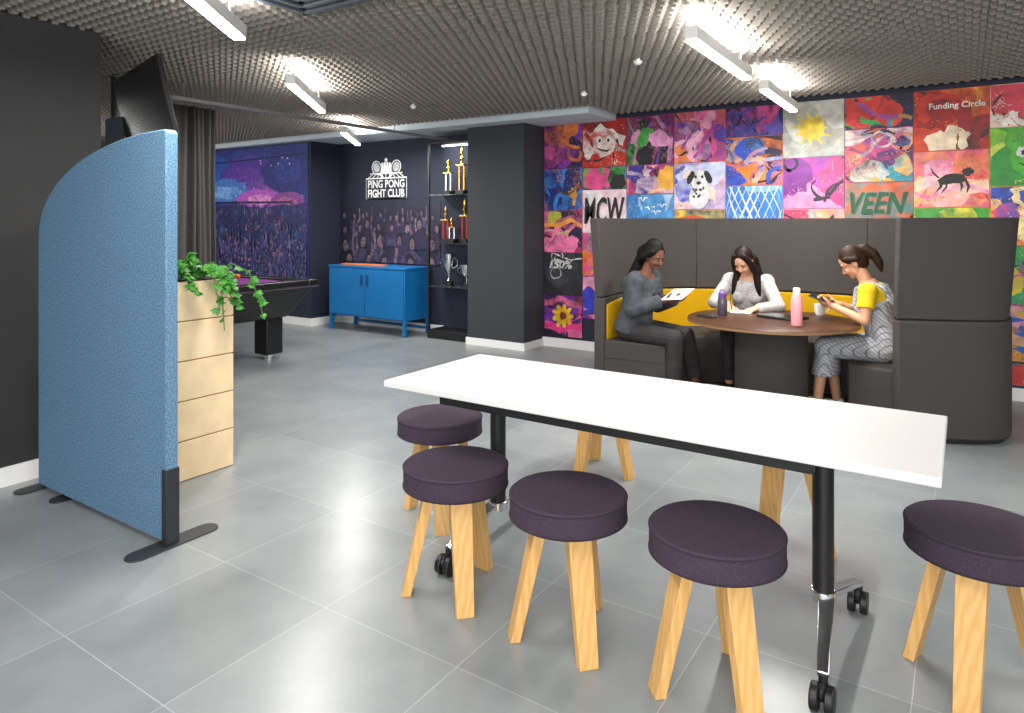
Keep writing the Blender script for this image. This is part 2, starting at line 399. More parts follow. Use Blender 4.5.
# ------------------------------------------------------------------ planter + ivy
t = thing('planter_box', 'tall pale plywood planter box of stacked boards behind the blue partition', 'planter', (-3.68, 2.06, 0))
n = 5; hgt = 1.07; ph = hgt/n
for k in range(n):
    MB().box(-.19, .19, -.34, .34, k*ph+.0035, (k+1)*ph-.0035).build('board', M['birch'], t, bevel=.003)
MB().box(-.182, .182, -.332, .332, .0, hgt-.03).build('core', M['birch_gap'], t)
MB().box(-.16, .16, -.31, .31, hgt-.008, hgt+.004).build('soil', M['soil'], t)
def ivy():
    rnd = random.Random(5)
    t = thing('trailing_ivy', 'green ivy growing from the plywood planter and trailing over its corner', 'plant', (-3.6, 2.25, 1.074))
    st = MB(); lf = MB()
    def leaf(p, d, nrm, s):
        d = d.normalized(); x = d.cross(nrm)
        if x.length < .05: x = d.cross(V((1, .2, .1)))
        x.normalize(); nn = x.cross(d).normalized()
        shp = [(0, 0), (.32, -.1), (.52, .12), (.34, .38), (.4, .62), (.16, .68), (0, 1.05), (-.16, .68), (-.4, .62), (-.34, .38), (-.52, .12), (-.32, -.1)]
        vs = [p+x*(a*s)+d*(b*s)+nn*(-abs(a)*.25*s-b*b*.15*s) for a, b in shp]; c = p+d*(.35*s)
        lf.add([c]+vs, [(0, i+1, (i+1) % 12+1) for i in range(12)])
    def strand(pts, dens=1):
        q = []
        for i in range(len(pts)-1):
            for k in range(4): q.append(V(pts[i]).lerp(V(pts[i+1]), k/4))
        q.append(V(pts[-1])); st.tube(q, .003, 5)
        for i, p in enumerate(q):
            if i == 0 or rnd.random() > dens: continue
            a = rnd.uniform(0, 6.28); d = V((math.cos(a)*.8+.3, math.sin(a), rnd.uniform(-.7, .5)))
            leaf(p, d, V((rnd.uniform(.2, 1), rnd.uniform(-1, -.1), rnd.uniform(.2, 1))), rnd.uniform(.034, .06))
    for k in range(18):
        x, y = rnd.uniform(-.12, .09), rnd.uniform(-.46, -.06); h = rnd.uniform(.08, .24)*(1.5 if y < -.2 else .7)
        dx, dy = rnd.uniform(-.05, .12), rnd.uniform(-.06, .1)
        strand([(x, y, 0), (x+dx*.4, y+dy*.4, h*.6), (x+dx, y+dy, h)])
    for k in range(9):
        y = rnd.uniform(-.2, .08); x = rnd.uniform(.0, .07); dr = rnd.uniform(.03, .34)
        oy = rnd.uniform(.02, .18)
        strand([(x, y, 0), (.12, y+oy*.3, .08), (.185, y+oy*.7, .03), (.2, y+oy, -dr*.5), (.2+rnd.uniform(-.0, .03), y+oy*1.2, -dr)], .7)
    st.build('stems', M['stem'], t); lf.build('foliage', M['leaf'], t, sharp=0, recalc=False)
ivy()

# ------------------------------------------------------------------ television, curtain, rail
t = thing('television', 'dark flat television slung tilted under the ceiling behind the blue partition', 'television', (-4.68, 2.59, 1.9), math.atan2(.3, -1.14))
tl = Matrix.Rotation(R(-12), 3, 'X')
def tilted(mb):
    mb.v = [tuple(tl @ V(p)) for p in mb.v]; return mb
tilted(MB().box(-.58, .58, -.014, .014, 0, .54)).build('casing', M['black'], t, bevel=.004)
tilted(MB().box(-.565, .565, .014, .016, .015, .525)).build('screen', M['screen'], t)
tilted(MB().box(-.2, .2, -.05, -.014, .12, .42)).build('back_box', M['black'], t, bevel=.004)
t = thing('ceiling_bracket', 'black ceiling pole and grey bracket plate beside the television', 'bracket', (-5.42, 2.7, 1.85))
MB().cyl((0, 0, .1), (0, 0, .66), .02).build('pole', M['black'], t)
MB().box(-.05, .2, -.04, -.02, 0, .32).build('plate', M['vent'], t, bevel=.003)
MB().box(-.07, .07, -.07, .07, .645, .665).build('ceiling_plate', M['black'], t)
mb = MB(); n = 90; vs = []; fs = []
for i in range(n+1):
    u = i/n; y = 2.97+.4*u; ph_ = u*2*math.pi*7+1.3*math.sin(u*9)
    for z in (.04, .6, 1.2, 1.8, 2.34):
        am = .022+.016*math.sin(u*13+z)
        vs.append((-5.15+am*math.sin(ph_+.3*math.sin(z*2+u*6)), y+.012*math.sin(z*2+u*8), z))
for i in range(n):
    for k in range(4): fs.append((i*5+k, i*5+5+k, i*5+6+k, i*5+1+k))
mb.add([(x+5.15, y-3.15, z-.04) for x, y, z in vs], fs)
o = mb.build('curtain', M['curtain'], None, (-5.15, 3.15, .005), sharp=80); tag(o, 'dark grey drape bunched at the near end of the ceiling rail', 'curtain')
sm = o.modifiers.new('solid', 'SOLIDIFY'); sm.thickness = .004
t = thing('curtain_rail', 'long thin grey curtain rail hung below the ceiling, running to the back wall', 'curtain rail', (-5.15, 4.7, 2.34))
MB().box(-.015, .015, -1.85, 1.88, 0, .03).build('track', M['rail'], t)
for y in (-1.6, -.4, .8):
    MB().cyl((0, y, .03), (0, y, .18), .005, n=8).build('hanger', M['rail'], t)

# ------------------------------------------------------------------ pool table
t = thing('pool_table', 'black pool table with purple cloth behind the planter', 'pool table', (-6.55, 4.17, 0))
def slab(z0, z1, x0, y0, x1, y1):
    return MB().hexa([(-x0, -y0, z0), (x0, -y0, z0), (x0, y0, z0), (-x0, y0, z0), (-x1, -y1, z1), (x1, -y1, z1), (x1, y1, z1), (-x1, y1, z1)])
slab(.42, .73, .82, .38, 1.03, .56).build('cabinet', M['poolbody'], t, bevel=.02)
mb = MB(); mb.box(-1.05, 1.05, -.58, -.46, .73, .8); mb.box(-1.05, 1.05, .46, .58, .73, .8); mb.box(-1.05, -.93, -.46, .46, .73, .8); mb.box(.93, 1.05, -.46, .46, .73, .8)
mb.build('rail', M['poolbody'], t, bevel=.012)
mb = MB(); mb.box(-1.052, 1.052, -.583, .583, .725, .738); mb.build('silver_trim', M['steel'], t)
MB().box(-.93, .93, -.46, .46, .74, .77).build('cloth', M['poolcloth'], t)
for sx in (-1, 1):
    for sy in (-1, 1):
        MB().box(sx*.66-.1, sx*.66+.1, sy*.28-.1, sy*.28+.1, .05, .44).build('leg', M['poolbody'], t, bevel=.015)
        MB().cyl((sx*.66, sy*.28, 0), (sx*.66, sy*.28, .05), .05).build('levelling_foot', M['steel'], t)
for (x, y, c, lb) in ((-6.75, 4.5, '#d4351f', 'red ball on the purple pool cloth'), (-6.85, 4.45, '#e8b820', 'yellow ball on the purple pool cloth'), (-6.5, 4.52, '#e06a1a', 'orange ball on the purple pool cloth nearest the table end')):
    tag(MB().ell((0, 0, 0), (.028,)*3).build('pool_ball', mat('ball', c, .15), None, (x, y, .798)), lb, 'pool ball', 'pool balls')

# ------------------------------------------------------------------ blue cabinet
t = thing('blue_cabinet', 'bright blue metal cabinet on slim legs under the white wall logo', 'cabinet', (-6.2, 6.33, 0))
MB().box(-.65, .65, -.23, .23, .19, .80).build('body', M['bluemetal'], t, bevel=.006)
MB().box(-.66, .66, -.24, .24, .80, .825).build('top', M['bluemetal'], t, bevel=.004)
for sx in (-1, 1):
    x0, x1 = (-.635, -.006) if sx < 0 else (.006, .635)
    d = MB().box(x0, x1, -.243, -.23, .21, .785).build('door', M['bluemetal'], t, bevel=.003)
    MB().box(sx*.05-.012, sx*.05+.012, -.262, -.243, .6, .72).build('handle', M['bluedark'], d, bevel=.003)
    for y in (-.21, .21):
        MB().box(sx*.63-.02, sx*.63+.02, y-.02, y+.02, 0, .19).build('leg', M['bluemetal'], t, bevel=.002)
MB().box(-.62, .62, .2, .22, .05, .08).build('stretcher', M['bluemetal'], t)
o = MB().box(-.36, .36, -.05, .05, 0, .02).build('game_tray', M['orange'], None, (-6.35, 6.22, .825), bevel=.004); tag(o, 'thin orange tray lying on top of the blue cabinet', 'tray')

# ------------------------------------------------------------------ murals
def c2(a, b=None): return (hx(a), hx(b or a))
class Art(MB):
    """2-D drawing on a plane facing -Y; (u,v) metres, origin bottom left"""
    DZ = .0001
    def __init__(s, w, h, rough=0): super().__init__(); s.w = w; s.h = h; s.k = 0; s.rough = rough; s.q = random.Random(int(w*1000)+int(h*999))
    def y(s): s.k += 1; return -.012-s.k*s.DZ
    def j(s, p):
        if not s.rough: return p
        return (p[0]+s.q.uniform(-1, 1)*s.rough, p[1]+s.q.uniform(-1, 1)*s.rough)
    def cl(s, p): return (min(max(p[0], .004), s.w-.004), min(max(p[1], .004), s.h-.004))
    def poly(s, pts, c):
        y = s.y()
        pts = [s.cl(s.j(p)) for p in pts]
        n = len(pts); cx = sum(p[0] for p in pts)/n; cz = sum(p[1] for p in pts)/n
        s.add([(cx, y, cz)]+[(x, y, z) for x, z in pts], [(0, i+1, (i+1) % n+1) for i in range(n)], c)
    def ellp(s, x, z, rx, rz, c, rot=0, n=16, wob=0, rnd=None):
        pts = []
        for i in range(n):
            a = 2*math.pi*i/n; k = 1+(rnd.uniform(-wob, wob) if wob else 0)
            px, pz = rx*k*math.cos(a), rz*k*math.sin(a)
            pts.append((x+px*math.cos(rot)-pz*math.sin(rot), z+px*math.sin(rot)+pz*math.cos(rot)))
        s.poly(pts, c)
    def stroke(s, pts, wd, c):
        y = s.y(); vs = []; n = len(pts)
        for i, (x, z) in enumerate(pts):
            a = pts[max(i-1, 0)]; b = pts[min(i+1, n-1)]; dx, dz = b[0]-a[0], b[1]-a[1]; L = math.hypot(dx, dz) or 1
            ww = wd[i] if isinstance(wd, list) else wd
            for q in (-1, 1):
                X, Z = s.cl(s.j((x-dz/L*ww/2*q, z+dx/L*ww/2*q))); vs.append((X, y, Z))
        s.add(vs, [(2*i, 2*i+1, 2*i+3, 2*i+2) for i in range(n-1)], c)
    def mist(s, x, z, r, c, n=46):
        y = s.y()
        for i in range(n):
            a = s.q.uniform(0, 6.283); d = abs(s.q.gauss(0, .55))*r; px, pz = x+d*math.cos(a), z+d*math.sin(a); rr = s.q.uniform(.002, .006)
            if not (.012 < px < s.w-.012 and .012 < pz < s.h-.012): continue
            s.add([(px+rr*math.cos(k*1.2566), y, pz+rr*math.sin(k*1.2566)) for k in range(5)], [(0, 1, 2, 3, 4)], c)
    def text(s, body, x, z, w, h, c, shear=0):
        y = s.y(); p, f = text_geo(body, w, h, shear)
        pts = []
        for a, b in p:
            X, Z = s.j((x+a, z+b)); pts.append((X, y, Z))
        s.add(pts, f, c)

rnd = random.Random(11)
# concert mural
W_, H_ = 2.9, 1.86
A = Art(W_, H_); A.DZ = .00002; A.box(0, W_, -.012, 0, 0, H_, c2('#24387a', '#302f6e'))
for x, z, rx, rz, a, b in ((1.4, 1.4, 1.3, .4, '#463a8c', '#323a80'), (.6, 1.45, .8, .35, '#2f66b4', '#284c98'), (1.6, 1.4, .7, .38, '#6a3c9c', '#4c388e'), (1.0, 1.24, .7, .16, '#86b4e4', '#4674be'), (2.1, 1.2, .5, .22, '#a85cac', '#6a449c'), (1.85, 1.14, .5, .13, '#f0a0cc', '#ac58b8'), (2.5, 1.5, .5, .3, '#3c4696', '#2c3374'), (2.5, 1.1, .35, .1, '#c87088', '#84488e')):
    for k in range(9):
        t_ = k/8
        A.ellp(x+rnd.uniform(-.06, .06), z+rnd.uniform(-.03, .03), rx*(1-.85*t_), rz*(1-.85*t_), c2(b if t_ < .4 else a, b), n=28, wob=.16, rnd=rnd)
for k in range(14): A.ellp(rnd.uniform(.3, 2.7), rnd.choice((1.7, 1.62, 1.3))+rnd.uniform(-.03, .03), .014, .01, c2('#f4e8fa', '#d8b0e8'), n=9)
A.stroke([(0, 1.66), (W_, 1.72)], .022, c2('#1b2350')); A.stroke([(.3, 1.1), (2.6, 1.08)], .03, c2('#20244c'))
A.poly([(0, 0), (W_, 0), (W_, .98), (2.4, 1.06), (1.9, 1.0), (1.2, 1.06), (.6, 1.02), (0, 1.12)], c2('#22335f', '#2d2a54'))
people_pts = sorted([(rnd.uniform(0, W_), rnd.uniform(.02, 1.1)) for _ in range(420)], key=lambda p: -p[1])
for (x, z) in people_pts:
    dpt = (1.1-z)/1.1; s = .022+.045*dpt; lit = max(0, math.cos((x-1.9)*1.3))*(1-dpt*.7)
    c = rnd.choice(['#2a4270', '#325084', '#253062', '#393672', '#48407a', '#42528e', '#202654', '#573f7c', '#3c6090', '#28325e', '#4e3654'])
    A.poly([(x-s*1.6, z-s*4), (x-s*1.4, z-s*1.7), (x-s*.5, z-s), (x+s*.5, z-s), (x+s*1.4, z-s*1.7), (x+s*1.6, z-s*4)], c2(c, '#222b56'))
    sk = rnd.choice(['#a8748c', '#98768a', '#b8848a', '#8c6494']) if rnd.random() < lit else rnd.choice(['#4e5886', '#44467a', '#5a5280', '#3c4472'])
    if rnd.random() < .4:
        q = rnd.choice((-1, 1)); A.stroke([(x+q*s*1.2, z-s*1.7), (x+q*s*1.9, z-s*.2), (x+q*s*1.5, z+s*1.8)], [s*.6, s*.45, s*.35], c2(sk, c))
    A.ellp(x, z+s*.12, s*.6, s*.82, c2('#1c1e3c', '#28254a'), n=9, wob=.14, rnd=rnd); A.ellp(x+s*.12, z-s*.12, s*.36, s*.54, c2(sk, '#46406e'), n=9, wob=.1, rnd=rnd)
o = A.build('concert_mural', M['print_c'], None, (-10.15, 6.1, .56), sharp=0, recalc=False)
tag(o, 'wide concert crowd photo mural in blue and purple light on the far wall', 'mural')
# fan mural on logo wall
W_, H_ = 1.75, .8
A = Art(W_, H_); A.DZ = .00004; A.box(0, W_, -.006, 0, 0, H_, c2('#1c2033', '#1d1f31'))
for row, (z, s, n) in enumerate(((.62, .05, 11), (.48, .075, 8), (.27, .105, 6), (.03, .13, 5))):
    for k in range(n):
        x = (k+.5)/n*W_+rnd.uniform(-.07, .07); s_ = s*rnd.uniform(.85, 1.15); zz = z+rnd.uniform(-.05, .04); tilt = rnd.uniform(-.25, .25)
        sh = rnd.choice(['#322b4c', '#252140', '#40385c', '#1c1a30', '#4e4668', '#2e2a46']); sk = rnd.choice(['#7c6672', '#68545e', '#8c7480', '#5a4852', '#745e66'])
        A.poly([(x-s_*1.8, zz-s_*3.8), (x-s_*1.6, zz-s_*1.8), (x-s_*.4, zz-s_*1.0), (x+s_*.4, zz-s_*1.0), (x+s_*1.6, zz-s_*1.8), (x+s_*1.8, zz-s_*3.8)], c2(sh, '#201c34'))
        for q in (-1, 1):
            if rnd.random() < .4:
                ex = x+q*s_*rnd.uniform(1.7, 2.2); top = zz+s_*rnd.uniform(.9, 1.9)
                A.stroke([(x+q*s_*1.4, zz-s_*1.9), (ex, zz-s_*.6), (ex-q*s_*.2, top)], [s_*.65, s_*.46, s_*.3], c2(sk, sh)); A.ellp(ex-q*s_*.2, top+s_*.2, s_*.22, s_*.34, c2(sk, sh), n=8, wob=.2, rnd=rnd)
        A.ellp(x, zz+s_*.16, s_*.62, s_*.9, c2('#141019', '#1e1826'), tilt, n=14, wob=.12, rnd=rnd); A.ellp(x+s_*.06, zz-s_*.14, s_*.42, s_*.68, c2(sk, '#5c4a55'), tilt, n=14, wob=.05, rnd=rnd)
        A.ellp(x+s_*.26, zz-s_*.16, s_*.18, s_*.5, c2('#45363f', sk), tilt, n=10)
        for q in (-1, 1): A.stroke([(x+q*s_*.19-s_*.08, zz+s_*.06), (x+q*s_*.19+s_*.08, zz+s_*.06)], s_*.08, c2('#2c2029', '#3c2e38'))
        A.ellp(x+s_*.02, zz-s_*.5, s_*.15, s_*.09, c2('#2c1c24'), tilt, n=8)
o = A.build('fan_mural', M['print_'], None, (-7.16, 6.6, .84), sharp=0, recalc=False)
tag(o, 'muted purple photo mural of cheering fans above the blue cabinet', 'mural')
# wall logo
A = Art(.84, .62); A.DZ = .0002
wh = c2('#f4f4f2')
def outline(pts, wd): A.stroke(pts+[pts[0], pts[1]], wd, wh)
for sx in (-1, 1):
    cx = .42+sx*.19; A.ellp(cx, .475, .095, .11, wh, rot=sx*-.6); A.ellp(cx, .475, .08, .094, c2('#20242f'), rot=sx*-.6); A.ellp(cx+sx*.005, .48, .062, .075, c2('#c4c5c9'), rot=sx*-.6)
    A.stroke([(cx-sx*.06, .39), (.42+sx*.06, .33)], .034, wh)
for k in range(4): A.ellp(.345+k*.05, .5+.012*math.sin(k*1.1), .028, .05, wh); A.stroke([(.32+k*.05, .47), (.32+k*.05, .54)], .005, c2('#20242f'))
A.poly([(.33, .38), (.51, .38), (.52, .49), (.32, .49)], wh); A.ellp(.42, .585, .028, .028, wh)
outline([(.02, .02), (.82, .02), (.82, .32), (.02, .32)], .02)
for k in range(9): A.stroke([(.06+k*.09, .325), (.16+k*.065, .385)], .013, wh)
A.stroke([(.1, .39), (.74, .39)], .016, wh)
A.text('PING PONG', .42, .238, .72, .118, wh); A.text('FIGHT CLUB', .42, .1, .72, .118, wh)
A.v = [(x*.9, y, z*.9) for x, y, z in A.v]
o = A.build('wall_logo', M['logo'], None, (-6.70, 6.605, 1.66), sharp=0, recalc=False); tag(o, 'white painted bats and fist logo with a lettered band on the navy wall', 'logo')

# ------------------------------------------------------------------ graffiti canvases
XS = [-3.92, -3.44, -2.93, -2.42, -1.91, -1.39, -.88, -.36, .16, .68]
HS = {1: [.5, .24], 2: [.5, .3, .3], 4: [.28], 6: [.28], 8: [.34]}
def rows(c):
    z = 2.46; out = []; hs = list(HS.get(c, [.5]))
    while z > .14:
        h = hs.pop(0) if hs else .46
        z1 = max(z-h, .115); out.append((z1, z)); z = z1
    return out
GR = 'spray-painted canvases on the back wall'
def art(c, r, bg, pal, kinds, desc):
    z0, z1 = rows(c)[r]; x0, x1 = XS[c], XS[c+1]; w, h = x1-x0-.003, z1-z0-.003
    A = Art(w, h, .006); A.box(0, w, -.012, 0, 0, h, c2(*bg)); q = random.Random(c*17+r*5+3)
    pc = lambda: c2(q.choice(pal), q.choice(pal+list(bg)))
    DK = ['#17131a', '#1c1830', '#2a1420']
    calm = any(k in ('sun', 'net', 'birds', 'dark') or isinstance(k, tuple) for k in kinds)
    def swirl(n_, lo, hi, cols=None):
        for i in range(n_):
            x, z, a = q.uniform(0, w), q.uniform(0, h), q.uniform(0, 6.28); pts = []; tr = q.uniform(-.1, .5)
            for k in range(q.randint(7, 14)): pts.append((x, z)); x += .035*math.cos(a); z += .035*math.sin(a); a += tr+q.uniform(-.35, .35)
            A.stroke(pts, [q.uniform(lo*.6, hi) for _ in pts] if q.random() < .5 else q.uniform(lo, hi), c2(q.choice(cols), q.choice(cols)) if cols else pc())
    for i in range(6):
        cc = q.choice(pal); A.ellp(q.uniform(0, w), q.uniform(0, h), q.uniform(.12, .26), q.uniform(.1, .24), c2(cc, cc if q.random() < .5 else q.choice(list(bg))), q.uniform(0, 3), 20, .2, q)
    for i in range(5): A.mist(q.uniform(.03, w-.03), q.uniform(.03, h-.03), q.uniform(.08, .2), c2(q.choice(pal+list(bg))), 70)
    if not calm: swirl(3, .01, .03, DK)
    for kd in kinds:
        if kd == 'blobs':
            for i in range(4):
                x, z, r1 = q.uniform(.05, w-.05), q.uniform(.05, h-.05), q.uniform(.06, .13); cc = q.choice(pal)
                A.mist(x, z, r1*1.7, c2(cc), 90); A.ellp(x, z, r1, q.uniform(.06, .12), c2(cc, cc if q.random() < .6 else q.choice(pal)), q.uniform(0, 3), 18, .18, q)
        elif kd == 'swirls': swirl(5, .016, .044)
        elif kd == 'doodle': swirl(6, .006, .012, ['#e4e4e0', '#b8b8bc'])
        elif kd == 'stripes':
            for i in range(5): x = q.uniform(0, w); A.stroke([(x, 0), (x+q.uniform(-.1, .1), h*.5), (x+q.uniform(-.15, .15), h)], q.uniform(.015, .05), pc())
        elif kd == 'bands':
            for i in range(4): z = q.uniform(.05, h-.03); A.stroke([(0, z), (w*.2, z+q.uniform(-.05, .05)), (w*.4, z+q.uniform(-.06, .06)), (w*.7, z+q.uniform(-.06, .06)), (w, z)], q.uniform(.03, .09), pc())
        elif kd == 'drips':
            for i in range(6): x, z = q.uniform(.03, w-.03), q.uniform(h*.4, h*.95); A.stroke([(x, z), (x, z-q.uniform(.08, .2))], q.uniform(.004, .009), pc())
        elif kd == 'spots':
            for i in range(14): A.ellp(q.uniform(.02, w-.02), q.uniform(.02, h-.02), q.uniform(.008, .026), q.uniform(.008, .026), pc(), n=10)
        elif kd == 'scrawl': swirl(5, .012, .03, ['#241632', '#3a2040'])
        elif kd == 'sun':
            cx, cz = w*.48, h*.5
            A.mist(cx, cz, .2, c2('#e8cc30'), 140)
            for k in range(11): a = k*.571; A.stroke([(cx+.09*math.cos(a), cz+.09*math.sin(a)), (cx+q.uniform(.13, .18)*math.cos(a+.1), cz+.15*math.sin(a+.1))], [.03, .012], c2('#e8c82a', '#d8d070'))
            A.ellp(cx, cz, .105, .1, c2('#f2d21c', '#d8b81a'), n=20, wob=.06, rnd=q)
        elif kd == 'dog':
            cx, cz = w*.5, h*.42
            A.ellp(cx, cz-.07, .1, .12, c2('#f2f0ee', '#cfd3da'), wob=.06, rnd=q); A.ellp(cx, cz+.1, .085, .095, c2('#f4f2f0', '#d5d5da'))
            for s in (-1, 1): A.ellp(cx+s*.085, cz+.12, .03, .07, c2('#26221f'), s*.4); A.ellp(cx+s*.033, cz+.125, .013, .015, c2('#151515'))
            A.ellp(cx, cz+.065, .024, .018, c2('#151515'))
            for i in range(9): A.ellp(cx+q.uniform(-.08, .08), cz+q.uniform(-.15, .02), .012, .014, c2('#2a2624'))
        elif kd == 'face':
            cx, cz = w*.5, h*.5; A.mist(cx, cz, .22, pc(), 120); A.ellp(cx, cz, .13, .15, pc(), n=20, wob=.08, rnd=q)
            for s in (-1, 1): A.ellp(cx+s*.055, cz+.035, .035, .04, c2('#f5f5f0', '#d0d0c8')); A.ellp(cx+s*.05, cz+.03, .015, .018, c2('#111111'))
            A.stroke([(cx-.08, cz-.05), (cx-.03, cz-.075), (cx+.03, cz-.085), (cx+.08, cz-.06)], [.008, .016, .014, .006], c2('#14110f'))
        elif kd == 'spiky':
            cx, cz = w*.45, h*.5
            for k in range(11): a = k*.571; L = q.uniform(.09, .17); A.stroke([(cx, cz), (cx+L*math.cos(a), cz+L*math.sin(a))], [.05, .006], c2('#14120f', '#241a14'))
            A.ellp(cx, cz, .07, .06, c2('#16130f', '#201a16')); A.ellp(cx-.02, cz+.015, .014, .016, c2('#f4e84a')); A.ellp(cx+.025, cz+.015, .014, .016, c2('#f4e84a'))
        elif kd == 'beast':
            cx, cz = w*.52, h*.5; A.ellp(cx, cz, .1, .042, c2('#17120f'), .12, wob=.12, rnd=q); A.ellp(cx+.105, cz+.055, .042, .03, c2('#17120f'), .3, wob=.1, rnd=q)
            A.stroke([(cx+.1, cz+.07), (cx+.095, cz+.12)], [.02, .004], c2('#17120f'))
            for s in (-.08, -.05, .05, .085): A.stroke([(cx+s, cz), (cx+s*1.1+.015, cz-.06), (cx+s*1.3-.01, cz-.11)], [.026, .018, .01], c2('#17120f'))
            A.stroke([(cx-.09, cz+.01), (cx-.13, cz+.05), (cx-.15, cz+.1)], [.016, .012, .005], c2('#17120f'))
        elif kd == 'flower':
            cx, cz = w*.5, h*.5
            for k in range(9): a = k*.698; A.ellp(cx+.08*math.cos(a), cz+.08*math.sin(a), .055, .028, c2('#f2d81e', '#e5a91a'), a)
            A.ellp(cx, cz, .045, .045, c2('#7a3a14'))
        elif kd == 'birds':
            for i in range(4): x, z = q.uniform(.08, w-.1), q.uniform(.08, h-.06); A.stroke([(x-.05, z+.03), (x-.02, z+.035), (x, z), (x+.02, z+.035), (x+.05, z+.03)], .011, c2('#f6f6f6'))
        elif kd == 'net':
            for i in range(-6, 12):
                A.stroke([(i*.07, 0), (i*.07+.1, h*.5), (i*.07+.2, h)], .008, c2('#e5e9f2')); A.stroke([(i*.07+.1, 0), (i*.07, h*.5), (i*.07-.1, h)], .008, c2('#d8e4f2'))
        elif isinstance(kd, tuple):
            _, body, x, z, ww, hh, cc, shr = kd
            if hh > .31: A.text(body, w*x+.008, h*z-.008, ww*w, hh*h, c2('#1a1a1e', pal[0]), shr)
            elif hh < .15: A.rough = .0006
            A.text(body, w*x, h*z, ww*w, hh*h, c2(cc), shr)
    o = A.build('graffiti_canvas', M['paint'], None, (x0+.003, 6.6, z0+.003), sharp=0, recalc=False)
    tag(o, desc, 'painting', GR)
T = lambda body, x, z, w, h, c, s=0: ('t', body, x, z, w, h, c, s)
art(0, 0, ('#5c2468', '#8a2a5a'), ['#c05090', '#30204a', '#7a3ab0', '#d8408a', '#e07a3a'], ['swirls', 'blobs'], 'purple and pink swirl canvas in the top corner against the pillar')
art(0, 1, ('#2a50a0', '#c8602a'), ['#3a80d0', '#1c2a70', '#e8a030', '#181830'], ['blobs', 'swirls'], 'blue and orange canvas, second from top beside the pillar')
art(0, 2, ('#7a2878', '#d03a78'), ['#f0a040', '#2a1a40', '#f078a8', '#7ac040'], ['bands', 'blobs'], 'magenta banded canvas, third from top beside the pillar')
art(0, 3, ('#1a1a1d', '#2a2a32'), ['#1c1c22', '#2c2c34', '#3a3a40'], ['dark', 'doodle', T('150%', .45, .72, .6, .2, '#dcdcd8', .2)], 'black canvas with white 150% lettering and loose doodles beside the pillar')
art(0, 4, ('#1a1a20', '#341a4a'), ['#e83a8a', '#3a60d0', '#8a30b0', '#f070a0'], ['bands', 'flower'], 'dark canvas with a yellow flower at the foot of the wall by the pillar')
art(1, 0, ('#c8301e', '#a01a1a'), ['#f4ece4', '#1a1412', '#f4ece4', '#c8301e'], ['swirls', 'face'], 'red canvas with a wide-eyed face, top row near the pillar')
art(1, 1, ('#5a2a78', '#287a48'), ['#3ab040', '#e0488a', '#181820', '#4a8ad0'], ['swirls', 'blobs'], 'short purple and green swirl canvas below the red face canvas')
art(1, 2, ('#ece4e6', '#e8c0cc'), ['#f0d0dc', '#f4e8ec'], [T('MCW', .5, .52, .92, .62, '#141416', .1)], 'pale pink canvas with fat black letters above the left end of the booth')
art(1, 3, ('#d0381e', '#e89020'), ['#f0c030', '#2a2ab0', '#e84a90'], ['swirls', 'blobs'], 'red and orange canvas half hidden by the left end of the booth, upper')
art(1, 4, ('#6a2a90', '#d84aa0'), ['#f0a0c0', '#3a40c0', '#f0c030'], ['bands', 'blobs'], 'violet and pink canvas half hidden by the left end of the booth, lower')
art(2, 0, ('#2a1636', '#a02a78'), ['#e0489a', '#40b048', '#7a3ab0', '#f0a0d0', '#141018'], ['stripes', 'blobs'], 'dark magenta canvas with green stripes, third in the top row')
art(2, 1, ('#c8306a', '#8a2a88'), ['#f0b040', '#3a2a90', '#e05a8a', '#f4d8e0'], ['blobs', 'swirls'], 'crimson and violet canvas above the blue bird canvas')
art(2, 2, ('#2f7ac0', '#5aa0d8'), ['#204a90', '#3a88c8', '#a8c8e8'], ['birds'], 'sky blue canvas with white birds just above the booth back')
art(2, 3, ('#e0609a', '#f0a8c0'), ['#d02a70', '#f8e0e8', '#7a3a90'], ['swirls'], 'pink swirl canvas just peeping over the left of the booth back')
art(3, 0, ('#8a3098', '#d8602a'), ['#f0b0c8', '#e05090', '#5a2a8a', '#f08a50', '#4a3ab0'], ['blobs', 'swirls'], 'violet and orange canvas above the white dog canvas')
art(3, 1, ('#8a9ad8', '#e0b0c0'), ['#5a60c0', '#f0d8c8', '#c8d0f0'], ['dark', 'blobs', 'dog'], 'canvas with a white spotted dog')
art(3, 2, ('#1a8a98', '#e08030'), ['#f0c040', '#145a70', '#e05a30'], ['bands'], 'teal and orange canvas below the dog canvas')
art(4, 0, ('#1c1c48', '#3a2a78'), ['#5a4ab0', '#d84a90', '#182048'], ['swirls'], 'short dark blue canvas touching the ceiling above an orange one')
art(4, 1, ('#e07a20', '#d86a20'), ['#2a4ab0', '#f0b030', '#1c1a30', '#e07a20', '#5a8ad8'], ['bands', 'blobs', 'swirls'], 'orange canvas with dark blue shapes right of the dog canvas')
art(4, 2, ('#2a68c8', '#4a90e0'), ['#2f74cc', '#78b0e8'], ['net'], 'blue canvas with a white net pattern above the booth')
art(5, 0, ('#bcbcb4', '#9a9f98'), ['#d0d0c8', '#b8b8a8', '#a8a898'], ['sun'], 'pale grey canvas with a big yellow sun')
art(5, 1, ('#d04a8a', '#9a3aa0'), ['#e88ab4', '#7a2a88', '#f0b0a0', '#c0407c'], ['drips', 'scrawl', 'dark'], 'magenta canvas with dark scrawled marks under the sun canvas')
art(5, 2, ('#f0e8e4', '#e88a9a'), ['#f8f0f0', '#f0c040', '#d83a60'], ['bands', 'spots'], 'pale pink speckled canvas under the magenta canvas, above the booth')
art(6, 0, ('#1a2050', '#141430'), ['#e03a30', '#3ab050', '#4a60d0', '#1a2050'], ['blobs', 'swirls'], 'short midnight blue canvas right of the sun canvas')
